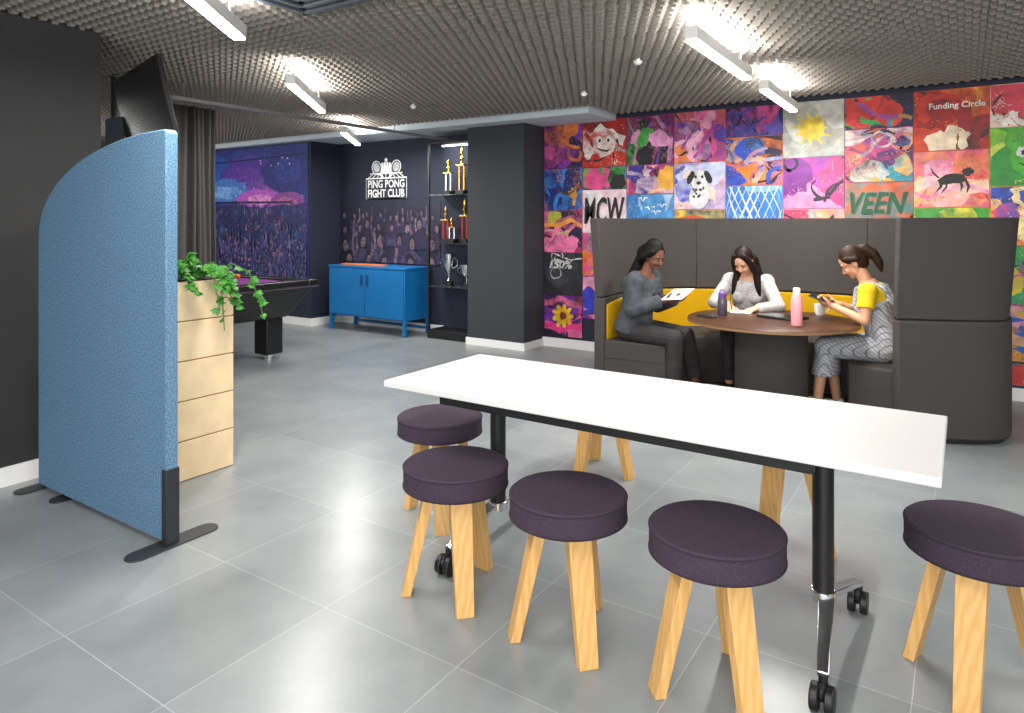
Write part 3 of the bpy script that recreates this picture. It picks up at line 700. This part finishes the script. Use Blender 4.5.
art(6, 1, ('#7a2a88', '#e0682a'), ['#f0b040', '#c03a80', '#2a70b0', '#f8e4d0', '#28183a', '#2a90a0'], ['blobs', 'swirls'], 'purple and orange figure canvas right of the magenta canvas')
art(6, 2, ('#d0582a', '#2a8a88'), ['#2f8a86', '#d8602e', '#e0a040'], ['drips', T('VEEN', .5, .62, .84, .4, '#14502a', .3)], 'red and teal canvas with dark green letters over the right of the booth')
art(7, 0, ('#d8301e', '#e86a20'), ['#a81818', '#f0a030', '#d8301e', '#f4e0c0', '#181414'], ['swirls', 'blobs', T('Funding Circle', .58, .72, .74, .13, '#fbf6ee')], 'red and orange canvas lettered with two words in small pale type')
art(7, 1, ('#e8528a', '#f0a060'), ['#f4c0d0', '#e84a50', '#f0d0a0', '#f0a060'], ['dark', 'bands', 'beast'], 'pink and orange canvas with a black four-legged beast')
art(7, 2, ('#6ab028', '#d8c820'), ['#40a030', '#e8e040', '#4a9840'], ['dark', 'blobs', 'spiky'], 'lime canvas with a black spiky creature above the right of the booth')
art(8, 0, ('#ece4d8', '#e8b090'), ['#e05a20', '#f4ece0', '#d83a50'], ['blobs', 'swirls'], 'white and orange canvas in the top right corner')
art(8, 1, ('#5ab022', '#90d030'), ['#2a9030', '#c8d850', '#4ab030'], ['blobs', 'face'], 'lime green face canvas at the right edge')
art(8, 2, ('#e8742a', '#f0a040'), ['#2a50c0', '#e84a30', '#f8e0a0', '#181818'], ['stripes', 'blobs'], 'orange canvas with blue stripes at the right edge')
art(8, 3, ('#d84a80', '#4a3aa8'), ['#f0d030', '#3ab0c0', '#f070a8', '#28a050'], ['blobs', 'swirls'], 'pink and indigo canvas at the right edge beside the booth screen')
art(8, 4, ('#b03a90', '#e07a40'), ['#f0a0c0', '#2a60c0', '#e8c030', '#7a2a80'], ['blobs', 'bands'], 'plum and orange canvas at the right edge beside the booth, one above the lowest')
art(8, 5, ('#2a78b8', '#30a070'), ['#e85a9a', '#f0c040', '#1a3a80', '#d03a30'], ['bands', 'swirls', 'blobs'], 'blue and green canvas at floor level right of the booth')

# ------------------------------------------------------------------ trophy shelf
t = thing('trophy_shelf', 'slim glass trophy shelf unit between the fan mural and the pillar', 'shelf', (-5.03, 6.42, 0))
for x in (-.3, .3):
    MB().box(x-.012, x+.012, -.15, -.125, 0, 2.3).build('post', M['black'], t)
MB().box(-.3, .3, .14, .16, .0, 2.3).build('back_panel', M['navy_wall'], t)
MB().box(-.31, .31, -.16, .16, 0, .1).build('plinth', M['black'], t, bevel=.003)
MB().box(-.3, .3, -.15, .14, 2.3, 2.32).build('top_board', M['black'], t)
MB().box(-.26, .26, .06, .08, 2.29, 2.3).build('light_strip', M['emit'], t)  # invented glowing strip, put in to brighten the trophies
SH = [.62, 1.13, 1.7]
for z in SH:
    MB().box(-.3, .3, -.15, .14, z-.012, z).build('glass_shelf', M['glass'], t)
area('lamp_shelf', (-5.03, 6.25, 2.28), (-5.03, 6.42, 1.0), (.5, .05), 8)  # added fill for the trophies, paired with the invented strip
def cup(x, y, z, h, m, label, handles=True):
    t = thing('trophy_cup', label, 'trophy', (x, y, z), 0, 'trophies on the glass shelves')
    MB().lathe([(.055, 0), (.055, h*.14), (.04, h*.16)]).build('base', M['black'], t)
    MB().lathe([(.03, h*.16), (.012, h*.22), (.015, h*.4), (.05, h*.5), (.075, h*.68), (.08, h*.86), (.088, h)]).build('bowl', m, t)
    if handles:
        for s in (-1, 1): MB().tube([(s*.06, 0, h*.55), (s*.12, 0, h*.62), (s*.135, 0, h*.78), (s*.08, 0, h*.88)], .008).build('handle', m, t)
def column(x, y, z, h, mcol, label):
    t = thing('trophy_column', label, 'trophy', (x, y, z), 0, 'trophies on the glass shelves')
    MB().box(-.06, .06, -.05, .05, 0, .05).build('base', M['black'], t, bevel=.004)
    for s in (-1, 1): MB().cyl((s*.035, 0, .05), (s*.035, 0, h*.6), .013).build('column', mcol, t)
    MB().box(-.055, .055, -.035, .035, h*.6, h*.63).build('deck', M['gold'], t)
    mb = MB(); mb.lathe([(.02, h*.63), (.008, h*.68), (.03, h*.76), (.012, h*.82), (.02, h*.88), (.006, h)]); mb.build('figure', M['gold'], t)
column(-5.13, 6.4, 1.7, .42, M['silver'], 'short gold and silver column trophy on the top shelf')
column(-4.93, 6.4, 1.7, .56, M['gold'], 'tallest gold column trophy, on the top shelf next to the pillar')
column(-5.17, 6.4, 1.13, .44, M['redgloss'], 'red column trophy on the middle shelf, away from the pillar')
column(-4.9, 6.42, 1.13, .52, M['redgloss'], 'taller red column trophy on the middle shelf beside the pillar')
column(-5.03, 6.34, 1.13, .3, M['silver'], 'smallest column trophy, between the two red ones on the middle shelf')
cup(-5.12, 6.4, .62, .38, M['silver'], 'large silver two-handled cup on the lower shelf')
cup(-4.87, 6.42, .62, .26, M['silver'], 'small silver two-handled cup on the lower shelf beside the pillar')

# ------------------------------------------------------------------ flip-top table
t = thing('meeting_table', 'long white rectangular table on castors in the foreground', 'table', (-1.025, 2.405, 0))
MB().box(-.975, .975, -.335, .335, .712, .74).build('table_top', M['laminate'], t, bevel=.004)
MB().box(-.72, .72, -.045, .045, .655, .712).build('beam', M['black'], t, bevel=.004)
MB().box(-.72, .66, -.285, -.245, .668, .712).build('rail', M['black'], t, bevel=.003)
for s in (-1, 1):
    px = s*.64; fx = s*.685
    MB().box(px-.06, px+.06, -.25, .25, .69, .712).build('bracket', M['black'], t, bevel=.003)
    MB().cyl((px, .01, .2), (px, .01, .69), .033, n=20).build('post', M['black'], t)
    mb = MB(); mb.bar((px+s*.012, -.01, .188), (fx, -.275, .098), .05, .02, w1=.034, d1=.018); mb.bar((px+s*.012, .03, .188), (fx+s*.02, .345, .098), .05, .02, w1=.034, d1=.018)
    mb.cyl((px, .01, .17), (px, .01, .205), .04, n=20)
    mb.build('foot_bar', M['steel'], t, bevel=.004)
    for y, cx in ((-.27, fx), (.34, fx+s*.02)):
        c = MB().cyl((cx, y, .07), (cx, y, .1), .013).build('castor', M['black'], t)
        for q in (-1, 1):
            MB().cyl((cx+q*.008, y-.015, .038), (cx+q*.032, y-.015, .038), .038, n=24).build('wheel', M['black'], c, bevel=.004)
        MB().ell((cx, y-.01, .056), (.013, .038, .026)).build('hood', M['black'], c)

# ------------------------------------------------------------------ stools
def stool():
    t = thing('stool', '', 'stool', (0, 0, 0), 0, 'round plum stools around the white table')
    r = .198; u = .018
    MB().lathe([(r-.006, .379+u), (r, .384+u), (r, .457+u), (r-.005, .4625+u), (.001, .463+u)], n=72).build('seat', M['purple'], t, sharp=35)
    for z in (.455+u, .386+u):
        pts = [((r+.0003)*math.cos(a), (r+.0003)*math.sin(a), z) for a in [2*math.pi*i/72 for i in range(73)]]
        MB().tube(pts, .0026, 6).build('piping', M['purple_seam'], t)
    MB().lathe([(.13, .358+u), (.13, .38+u)]).build('underplate', M['black'], t)
    for a in (90, 222, 318):
        d = V((math.cos(R(a)), math.sin(R(a)), 0)); tt = V((-d.y, d.x, 0))
        p1 = d*.186; p0 = d*.098+V((0, 0, .366+u))
        q = []
        for p, wd, dp in ((p1, .064, .034), (p0, .08, .04)):
            q += [p-tt*wd/2-d*dp/2, p+tt*wd/2-d*dp/2, p+tt*wd/2+d*dp/2, p-tt*wd/2+d*dp/2]
        MB().hexa(q).build('leg', M['oak'], t, bevel=.0015, seg=1, sharp=20)
    return t
s0 = stool()
places = [(-.625, 2.06, 0, 'plum stool at the near side of the white table, closest to the right castors'),
          (-1.125, 2.05, 0, 'plum stool in the middle of the near side of the white table'),
          (-1.615, 2.06, 0, 'plum stool at the near side of the white table, above the left castor'),
          (-2.07, 2.52, 90, 'plum stool at the far left end of the white table, smallest in view'),
          (.035, 2.5, -58, 'plum stool at the right end of the white table, cut by the photo edge'),
          (-1.7, 3.47, 36, 'plum stool behind the white table, only pale legs showing near the left post'),
          (-.65, 3.12, 37, 'plum stool behind the white table, a pale leg showing beside the right post')]
for i, (x, y, a, lb) in enumerate(places):
    if i == 0: s0.location = (x, y, 0); s0['label'] = lb
    else: dup(s0, (x, y, 0), R(a), lb)

# ------------------------------------------------------------------ booth
OUT = [(-2.52, 5.05), (-2.52, 5.6), (-2.36, 6.15), (-1.85, 6.42), (-1.15, 6.46), (-.5, 6.43), (-.05, 6.28), (.2, 5.95), (.24, 5.5), (.14, 5.2), (-.36, 4.96)]
INN = [(-1.92, 5.05), (-1.9, 5.5), (-1.75, 5.78), (-1.5, 5.88), (-1.15, 5.9), (-.9, 5.86), (-.76, 5.76), (-.7, 5.6), (-.68, 5.45), (-.68, 5.28), (-.66, 5.12)]
def crom(P, s):
    n = len(P); i = min(int(s), n-2); u = s-i
    p = [V(P[min(max(i+k, 0), n-1)]) for k in (-1, 0, 1, 2)]
    return .5*((2*p[1])+(p[2]-p[0])*u+(2*p[0]-5*p[1]+4*p[2]-p[3])*u*u+(3*p[1]-p[0]-3*p[2]+p[3])*u**3)
def bp_(s, tt, lean=0):
    o = crom(OUT, s); i = crom(INN, s); d = i-o; L = d.length; d = d/L
    e = .02
    tg = crom(OUT, min(s+e, 10))-crom(OUT, max(s-e, 0)); nrm = V((-tg.y, tg.x)); nrm.normalize()
    if nrm.dot(d) < 0: nrm = -nrm
    if tt <= .25: p = o+nrm*tt
    else: p = o+d*(L if tt >= 9 else min(tt, L))
    return p-nrm*lean
def strip(s0, s1, t0, t1, z0, z1, l0=0, l1=0, per=7, taper=0, drop=0):
    n = max(4, int((s1-s0)*per)); vs = []; fs = []
    for i in range(n+1):
        s = s0+(s1-s0)*i/n
        k = 1
        if taper: k = min(1, .12+min(s-s0, s1-s)/taper)
        tt = t0+(t1-t0)*k if t1 < 9 else t1
        zz = z1-drop*(1-k)
        a, b = bp_(s, t0, l0), bp_(s, tt, l0); c, d = bp_(s, tt, l1), bp_(s, t0, l1)
        vs += [(a.x, a.y, z0), (b.x, b.y, z0), (c.x, c.y, zz), (d.x, d.y, zz)]
    for i in range(n):
        for k in range(4): fs.append((i*4+k, i*4+(k+1) % 4, i*4+4+(k+1) % 4, i*4+4+k))
    fs += [(0, 1, 2, 3), (n*4+3, n*4+2, n*4+1, n*4)]
    return MB().add([(x+1.16, y-5.75, z) for x, y, z in vs], fs)
t = thing('booth_sofa', 'round high-backed charcoal booth sofa with yellow inner backrest by the graffiti wall', 'sofa', (-1.16, 5.75, 0))
strip(0, 10, -.012, .08, .03, .765).build('shell', M['pod'], t, bevel=.012)
strip(.05, 9.95, .02, .4, 0, .03).build('plinth', M['black'], t)
for a, b in ((0, 2.55), (2.551, 4.7), (4.701, 6.6), (6.601, 10)):
    strip(a, b, 0, .07, .775, 1.415, 0, .05, per=9).build('screen_panel', M['pod'], t, bevel=.006)
strip(.02, 9.98, .01, .06, .762, .778).build('seam_strip', M['pod_seam'], t)
strip(.12, 9.9, .08, .16, .41, .765, taper=1.2, drop=.06).build('backrest', M['yellow'], t, bevel=.02, seg=3)
strip(.0, 10, .08, 9, .27, .43).build('seat', M['pod'], t, bevel=.055, seg=4)
strip(.0, 10, .08, 9, .03, .3).build('seat_base', M['pod'], t, bevel=.01)

# round table
t = thing('round_table', 'round dark wood table in the booth on a charcoal drum base', 'table', (-1.18, 5.2, 0))
MB().lathe([(.57, .655), (.585, .658), (.585, .679), (.582, .681), (.001, .681)], n=64).build('table_top', M['walnut'], t)
MB().lathe([(.5862, .6585), (.5862, .677)], n=64).build('edge_band', M['walnut_edge'], t)
MB().lathe([(.25, 0), (.25, .02), (.25, .64), (.245, .655)], n=40).build('base', M['pod'], t)

# things on the round table
TZ = .681
t = thing('pink_bottle', 'tall pale pink drinks bottle standing on the round table', 'bottle', (-.96, 4.98, TZ))
MB().lathe([(.034, 0), (.037, .006), (.037, .17), (.03, .2), (.022, .212)]).build('body', M['pinkbottle'], t)
MB().lathe([(.024, .212), (.024, .25), (.02, .256)]).build('cap', M['pinkcap'], t)
t = thing('smoky_bottle', 'small smoky grey bottle with a purple lid on the left of the round table', 'bottle', (-1.53, 5.2, TZ))
MB().lathe([(.032, 0), (.036, .006), (.036, .11), (.03, .13), (.026, .135)]).build('body', M['smoke'], t)
MB().lathe([(.03, .134), (.03, .165), (.024, .172)]).build('lid', M['lilac'], t)
MB().tube([(-.02, 0, .17), (-.015, 0, .19), (.015, 0, .19), (.02, 0, .17)], .005).build('carry_loop', M['lilac'], t)
def slabthing(name, label, cat, x, y, z, w, d, h, m, rz, sub=None):
    t = thing(name, label, cat, (x, y, z), rz); MB().box(-w/2, w/2, -d/2, d/2, 0, h).build('body', m, t, bevel=.003)
    if sub: MB().box(-w/2+.006, w/2-.006, -d/2+.006, d/2-.006, h, h+.0015).build(sub[0], sub[1], t)
slabthing('laptop', 'closed black laptop on the table in front of the woman in the pale blouse', 'laptop', -1.12, 5.3, TZ, .3, .2, .016, M['black'], R(-20), ('lid', M['screen']))
slabthing('phone', 'black phone lying at the left edge of the round table', 'phone', -1.6, 5.05, TZ, .075, .15, .009, M['black'], R(60), ('screen', M['screen']))
slabthing('notepad', 'white notepad being written on by the woman in the pale blouse', 'notepad', -1.46, 5.46, TZ, .15, .16, .006, M['paper'], R(10))
t = thing('white_cup', 'small white cup beside the hands of the woman in yellow on the round table', 'cup', (-.92, 5.62, TZ))
MB().lathe([(.025, 0), (.036, .02), (.04, .085), (.037, .085), (.032, .02), (.001, .012)]).build('cup', M['white'], t)
MB().tube([(.038, 0, .07), (.062, 0, .062), (.06, 0, .035), (.036, 0, .026)], .005).build('handle', M['white'], t)

# ------------------------------------------------------------------ people
def remesh(mb, vox, it=4, fac=.5):
    me = mb.mesh('tmp'); o = bpy.data.objects.new('tmp', me); COL.objects.link(o)
    r = o.modifiers.new('r', 'REMESH'); r.mode = 'VOXEL'; r.voxel_size = vox; r.use_smooth_shade = True
    s = o.modifiers.new('s', 'SMOOTH'); s.iterations = it; s.factor = fac
    bpy.context.view_layer.update(); dg = bpy.context.evaluated_depsgraph_get()
    out = bpy.data.meshes.new_from_object(o.evaluated_get(dg)); bpy.data.objects.remove(o); bpy.data.meshes.remove(me)
    out.polygons.foreach_set('use_smooth', [True]*len(out.polygons))
    return out

def hand(mb, W, D, N, side, curl=.6):
    W = V(W); D = V(D).normalized(); N = V(N); N = (N-D*N.dot(D)).normalized(); T_ = D.cross(N).normalized()*side
    mb.rc(W-D*.03, W+D*.02, .024, .024)
    for o, L in ((.027, .068), (.009, .076), (-.009, .07), (-.027, .055)):
        m1 = W+D*(.078-abs(o)*.25)+T_*o; mb.rc(W+T_*o*.6, m1, .0135, .0115, 8)
        p = m1; a = 0
        for fr, ak in ((.45, .5), (.3, .7), (.25, .5)):
            a += curl*ak; p2 = p+(D*math.cos(a)+N*math.sin(a))*(L*fr); mb.rc(p, p2, .0092, .008, 8); p = p2
    t0 = W+D*.022+T_*.02; t1 = t0+(D*.6+T_*.75+N*.35).normalized()*.04; t2 = t1+(D*.85+T_*.2+N*.5).normalized()*.032
    mb.rc(t0, t1, .0135, .011, 8); mb.rc(t1, t2, .0105, .0085, 8)

RINGS = [(-.09, .135, .1), (-.03, .172, .118), (.06, .155, .105), (.15, .128, .092), (.24, .138, .1), (.33, .15, .108), (.41, .158, .095), (.46, .13, .075), (.5, .065, .055)]
PS = .93
def person(label, loc, rz, lean, hp, hyaw, arms, legs, skin, hairm, style, top, bottom, shoes, wear, lipm):
    t = thing('person', label, 'person', loc, rz); t.scale = (PS, PS, PS)
    zs = .46; Hp = V((0, 0, zs+.112)); tv = V((0, math.sin(lean), math.cos(lean))); fw = V((0, math.cos(lean), -math.sin(lean))); X = V((1, 0, 0))
    P = lambda s, x=0, y=0: Hp+tv*s+X*x+fw*y
    def torso(mb, g, s0=-1, s1=1):
        rr = [(P(s), X*(a+g), fw*(b+g)) for s, a, b in RINGS if s0 <= s <= s1]; mb.loft(rr, 20)
        if s1 > .3:
            for q in (-1, 1): mb.ell(P(.31, q*.068, .075), (.06+g*.6, .05+g*.6, .06+g*.6), X, fw, tv)
    nb = P(.48); a2 = lean+hp*.6; nd = V((0, math.sin(a2), math.cos(a2))); hc = nb+nd*.175
    rot = Matrix.Rotation(-(lean*.2+hp), 3, 'X'); yaw = Matrix.Rotation(hyaw, 3, 'Z'); Q = yaw @ rot
    hX, hY, hZ = Q @ V((1, 0, 0)), Q @ V((0, 1, 0)), Q @ V((0, 0, 1))
    k = .95
    HP = lambda x, y, z: hc+(hX*x+hY*y+hZ*z)*k
    SH_ = [P(.425, q*.158) for q in (1, -1)]
    # ---- body
    mb = MB(); torso(mb, 0)
    mb.rc(P(.44), hc-hZ*.03-hY*.015, .05, .048)
    mb.ell(HP(0, -.008, .03), (.074*k, .095*k, .1*k), hX, hY, hZ, 20, 14)
    mb.ell(HP(0, .025, -.035), (.058*k, .062*k, .078*k), hX, hY, hZ, 18, 12)
    mb.ell(HP(0, .06, -.085), (.026*k, .024*k, .02*k), hX, hY, hZ)
    mb.rc(HP(0, .082, .008), HP(0, .102, -.03), .009, .0125, 8); mb.ell(HP(0, .094, -.034), (.017, .011, .008), hX, hY, hZ, 10, 6)
    for q in (-1, 1):
        mb.ell(HP(q*.075, -.008, -.008), (.01, .02, .032), hX, hY, hZ, 10, 8); mb.ell(HP(q*.036, .068, -.03), (.022, .02, .022), hX, hY, hZ, 10, 8)
        mb.ell(HP(q*.031, .0765, .0095), (.0125, .011, .0065), hX, hY, hZ, 10, 8)
    mb.rc(HP(-.04, .077, .026), HP(.04, .077, .026), .009, .009, 8)
    for S, (E, W, D, N, side, curl) in zip(SH_, arms):
        E, W = V(E), V(W); mb.ell(S, (.056,)*3); mb.rc(S, E, .047, .037); mb.rc(E, W, .038, .025); hand(mb, W+(W-E).normalized()*.01, D, N, side, curl)
    for q, (K, A_, fd) in zip((1, -1), legs):
        K, A_ = V(K), V(A_); hj = Hp+V((q*.09, .02, -.02)); mb.rc(hj, K, .083, .056); mb.rc(K, A_, .053, .034)
        cm = K.lerp(A_, .3)+V((0, -.02, 0)); mb.ell(cm, (.05, .05, .09))
        fd = V(fd).normalized(); mb.rc(A_+V((0, 0, -.035))-fd*.03, A_+V((0, 0, -.052))+fd*.12, .03, .024)
    body = link('body', remesh(mb, .0042, 3), skin, t, sharp=0)
    # ---- face
    for q in (-1, 1):
        e = MB().ell(HP(q*.031, .0765, .0025), (.0105, .0095, .0038), hX, hY, hZ, 12, 8).build('eye', M['eye'], t)
        MB().ell(HP(q*.031, .0838, .002), (.0055, .0032, .0036), hX, hY, hZ, 10, 6).build('iris', M['iris'], e)
        MB().tube([HP(q*.019, .0845, .006), HP(q*.031, .0865, .0072), HP(q*.043, .081, .0055)], .0016, 6).build('eyelash', M['iris'], t)
        MB().tube([HP(q*.014, .09, .024), HP(q*.032, .0885, .029), HP(q*.05, .077, .024)], .003, 6).build('eyebrow', hairm, t)
    mb = MB(); mb.ell(HP(0, .086, -.06), (.02, .008, .004), hX, hY, hZ, 12, 6); mb.ell(HP(0, .084, -.067), (.017, .008, .0045), hX, hY, hZ, 12, 6)
    mb.build('lips', lipm, t)
    # ---- hair
    mb = MB(); mb.ell(HP(0, -.022, .045), (.084*k, .1*k, .102*k), hX, hY, hZ, 20, 14); mb.ell(HP(0, -.05, 0), (.08*k, .07*k, .09*k), hX, hY, hZ, 16, 10)
    if style == 'bun':
        mb.ell(HP(0, -.12, -.02), (.065, .06, .075), hX, hY, hZ); mb.rc(HP(0, -.08, .03), HP(0, -.12, -.02), .065, .06)
        mb.rc(HP(0, -.11, -.05), P(.38, 0, -.125), .058, .05); mb.rc(P(.38, 0, -.125), P(.28, 0, -.15), .05, .02); mb.ell(HP(0, -.03, .1), (.07, .075, .055), hX, hY, hZ)
        for q in (-1, 1): mb.rc(HP(q*.068, .025, .055), HP(q*.074, -.04, -.02), .024, .036); mb.rc(HP(q*.074, -.04, -.02), HP(q*.045, -.09, -.09), .034, .03)
    elif style == 'long':
        for q in (-1, 1):
            p = [HP(q*.05, .045, .1), HP(q*.078, .035, .03), HP(q*.088, .02, -.06), HP(q*.092, .01, -.12)]
            e = P(.34, q*.115, .1); p += [p[-1].lerp(e, .5)+hY*.01, e]
            for i in range(len(p)-1): mb.rc(p[i], p[i+1], (.02, .026, .034, .034, .03)[i], (.026, .034, .034, .03, .014)[i])
            mb.rc(HP(q*.05, -.06, -.02), P(.34, q*.08, -.11), .055, .04)
        mb.rc(HP(0, -.07, 0), P(.32, 0, -.12), .06, .045)
    else:
        p = [HP(0, -.1, .07), HP(0, -.14, .05), HP(0, -.165, -.02), HP(0, -.155, -.11), HP(.0, -.13, -.17)]
        for i in range(4): mb.rc(p[i], p[i+1], (.03, .036, .038, .03)[i], (.036, .038, .03, .01)[i])
        for q in (-1, 1): mb.rc(HP(q*.066, .025, .055), HP(q*.07, -.04, .02), .022, .028)
    link('hair', remesh(mb, .007, 4), hairm, t, sharp=0)
    # ---- clothes
    def legsm(mb, gT, gS, upto=1.0):
        mb.loft([(P(s), X*(a+.014), fw*(b+.014)) for s, a, b in RINGS if s <= .07], 20)
        for q, (K, A_, fd) in zip((1, -1), legs):
            K, A_ = V(K), V(A_); hj = Hp+V((q*.09, .02, -.02)); mb.rc(hj, K, .083+gT, .058+gT)
            e = K.lerp(A_, upto)
            if upto > 0: mb.rc(K, K.lerp(A_, .45), .056+gS*.5, .05+gS*.7); mb.cyl(K.lerp(A_, .45), e, .05+gS*.7, .04+gS, 16)
    def sleeves(mb, g, upto):
        for S, (E, W, D, N, side, curl) in zip(SH_, arms):
            E, W = V(E), V(W); mb.ell(S, (.058+g,)*3)
            if upto < 1: mb.cyl(S, S.lerp(E, upto), .052+g, .05+g, 14)
            else: mb.rc(S, E, .049+g, .041+g); mb.cyl(E, E.lerp(W, upto-1), .041+g, .03+g, 14)
    mb = MB()
    if wear.get('skirt'):
        legsm(mb, .02, 0, 0)
        mb.loft([(V((0, .02, .545)), V((.175, 0, 0)), V((0, -.02, .092))), (V((0, .2, .54)), V((.175, 0, 0)), V((0, -.02, .092))), (V((0, .38, .532)), V((.172, 0, 0)), V((0, -.02, .08)))], 20)
        mb.loft([(V((0, .41, .57)), V((.16, 0, 0)), V((0, .06, 0))), (V((0, .415, .5)), V((.178, 0, 0)), V((0, .085, 0))), (V((0, .42, .4)), V((.19, 0, 0)), V((0, .095, 0))), (V((0, .425, .315)), V((.2, 0, 0)), V((0, .105, 0)))], 24)
    else:
        legsm(mb, .013, wear.get('flare', .015), wear.get('len', .93))
    link('skirt' if wear.get('skirt') else 'trousers', remesh(mb, .008, 4), bottom, t, sharp=0)
    g_ = wear.get('loose', 0)
    mb = MB(); torso(mb, .012+g_, s0=-.05, s1=.47); sleeves(mb, .01+g_*.7, wear['sleeve'])
    if wear.get('hood'):
        mb.rc(P(.45, -.08, -.06), P(.45, .08, -.06), .045, .045); mb.rc(P(.46, -.085, 0), P(.45, -.08, -.06), .03, .045); mb.rc(P(.46, .085, 0), P(.45, .08, -.06), .03, .045)
        mb.rc(P(.46, .075, .03), P(.36, .05, .135), .026, .02); mb.rc(P(.46, -.075, .03), P(.36, -.05, .135), .026, .02)
        mb.ell(P(.36, 0, -.13), (.11, .05, .08), X, fw, tv)
    link(wear['top'], remesh(mb, .008, 4), top, t, sharp=0)
    if wear.get('bib'):
        mb = MB(); mb.loft([(P(s), X*(a+.026), fw*(b+.028)) for s, a, b in RINGS if -.1 <= s <= .34], 20)
        for q in (-1, 1):
            mb.ell(P(.3, q*.068, .08), (.066, .062, .066), X, fw, tv)
            for a, b in (((.33, q*.085, .13), (.45, q*.088, .075)), ((.45, q*.088, .075), (.475, q*.088, -.01)), ((.475, q*.088, -.01), (.42, q*.085, -.1)), ((.42, q*.085, -.1), (.3, q*.07, -.125))): mb.rc(P(*a), P(*b), .022, .022, 8)
        link('pinafore', remesh(mb, .008, 3), M['check'], t, sharp=0)
    if wear.get('glasses'):
        mb = MB()
        for q in (-1, 1):
            pts = [HP(q*.033+.022*math.cos(a), .1, .002+.019*math.sin(a)) for a in [2*math.pi*i/14 for i in range(15)]]; mb.tube(pts, .002, 6)
            mb.tube([HP(q*.055, .1, .008), HP(q*.08, .05, .01), HP(q*.085, -.02, .006)], .002, 6)
        mb.tube([HP(-.011, .1, .004), HP(.011, .1, .004)], .002, 6); mb.build('glasses', M['black'], t)
    for q, (K, A_, fd) in zip((1, -1), legs):
        A_ = V(A_); fd = V(fd).normalized(); s = V((-fd.y, fd.x, 0)); mb = MB()
        mb.loft([(A_+V((0, 0, -.045))-fd*.05, s*.03, V((0, 0, .044))), (A_+V((0, 0, -.035))-fd*.02, s*.04, V((0, 0, .054))), (A_+V((0, 0, -.052))+fd*.07, s*.043, V((0, 0, .037))), (A_+V((0, 0, -.062))+fd*.15, s*.038, V((0, 0, .027))), (A_+V((0, 0, -.066))+fd*.175, s*.02, V((0, 0, .018)))], 14)
        mb.build('shoe', shoes, t, sharp=50)
    return t

person('woman in a slate hooded jacket reading a white notebook at the left of the booth',
    (-2.26, 5.22, 0), R(-95), R(14), R(22), R(-16),
    [((.225, .11, .75), (.085, .33, .83), (-.25, .9, .12), (-.6, .0, .8), 1, .7), ((-.225, .12, .75), (-.10, .35, .83), (.2, .9, .12), (.6, 0, .8), -1, .7)],
    [((.125, .46, .53), (.13, .43, .095), (.15, 1, 0)), ((-.12, .44, .53), (-.14, .52, .095), (-.1, 1, 0))],
    M['skin_d'], M['hair_b'], 'bun', M['jacket'], M['trouser'], M['shoe_d'], dict(top='jacket', sleeve=1.92, loose=.028, hood=1, flare=.028, len=.8), M['lip_d'])
person('woman with long dark hair in a pale blouse writing at the back of the booth',
    (-1.5, 5.97, 0), R(180), R(23), R(33), R(-12),
    [((.27, .28, .77), (.08, .45, .758), (-.3, .9, -.05), (-.15, 0, -1), 1, .5), ((-.29, .29, .77), (-.14, .48, .758), (.2, .9, -.05), (.15, 0, -1), -1, .4)],
    [((.1, .43, .52), (.1, .4, .095), (.1, 1, 0)), ((-.1, .43, .52), (-.1, .4, .095), (-.1, 1, 0))],
    M['skin_l'], M['hair_d'], 'long', M['blouse'], M['trouser'], M['shoe_d'], dict(top='blouse', sleeve=1.9, loose=.005), M['lip'])
person('woman with ponytail and glasses in a yellow t-shirt under a grey check pinafore',
    (-.45, 5.42, 0), R(90), R(16), R(33), R(8),
    [((.225, .14, .77), (.085, .35, .845), (-.25, .9, .12), (-.6, 0, .8), 1, .7), ((-.225, .13, .77), (-.10, .35, .845), (.2, .9, .12), (.6, 0, .8), -1, .7)],
    [((.095, .42, .53), (.1, .36, .095), (.1, 1, 0)), ((-.1, .42, .53), (-.11, .47, .095), (-.1, 1, 0))],
    M['skin_t'], M['hair_m'], 'pony', M['tee'], M['check'], M['shoe'], dict(top='t_shirt', sleeve=.6, bib=1, glasses=1, skirt=1), M['lip'])
# held things
t = thing('white_notebook', 'open white notebook held up by the woman in the slate jacket', 'notebook', (-1.87, 5.185, .822), R(-95))
q = Matrix.Rotation(R(6), 3, 'X') @ Matrix.Rotation(R(14), 3, 'Y')
for nm, x0, x1, z0, z1, m in (('cover', -.125, .125, -.004, 0, M['white']), ('page', -.12, -.002, 0, .004, M['paper']), ('page', .002, .12, 0, .004, M['paper'])):
    mb = MB().box(x0, x1, -.085, .085, z0, z1); mb.v = [tuple(q @ V(p)) for p in mb.v]; mb.build(nm, m, t)
t = thing('tablet', 'dark tablet held in both hands by the woman in yellow', 'tablet', (-.87, 5.42, .832), R(90))
q = Matrix.Rotation(R(18), 3, 'X')
for nm, e, z0, z1, m in (('body', 0, -.006, .002, M['black']), ('screen', .008, .002, .0035, M['screen'])):
    mb = MB().box(-.11+e, .11-e, -.08+e, .08-e, z0, z1); mb.v = [tuple(q @ V(p)) for p in mb.v]; mb.build(nm, m, t)
t = thing('pen', 'slim pen in the hand of the woman in the pale blouse', 'pen', (-1.53, 5.45, .70))
MB().cyl((0, 0, 0), (-.03, .05, .12), .004, n=8).build('barrel', M['black'], t); MB().cyl((0, 0, 0), (.001, -.002, -.006), .003, .0005, n=8).build('tip', M['steel'], t)
print('DONE')
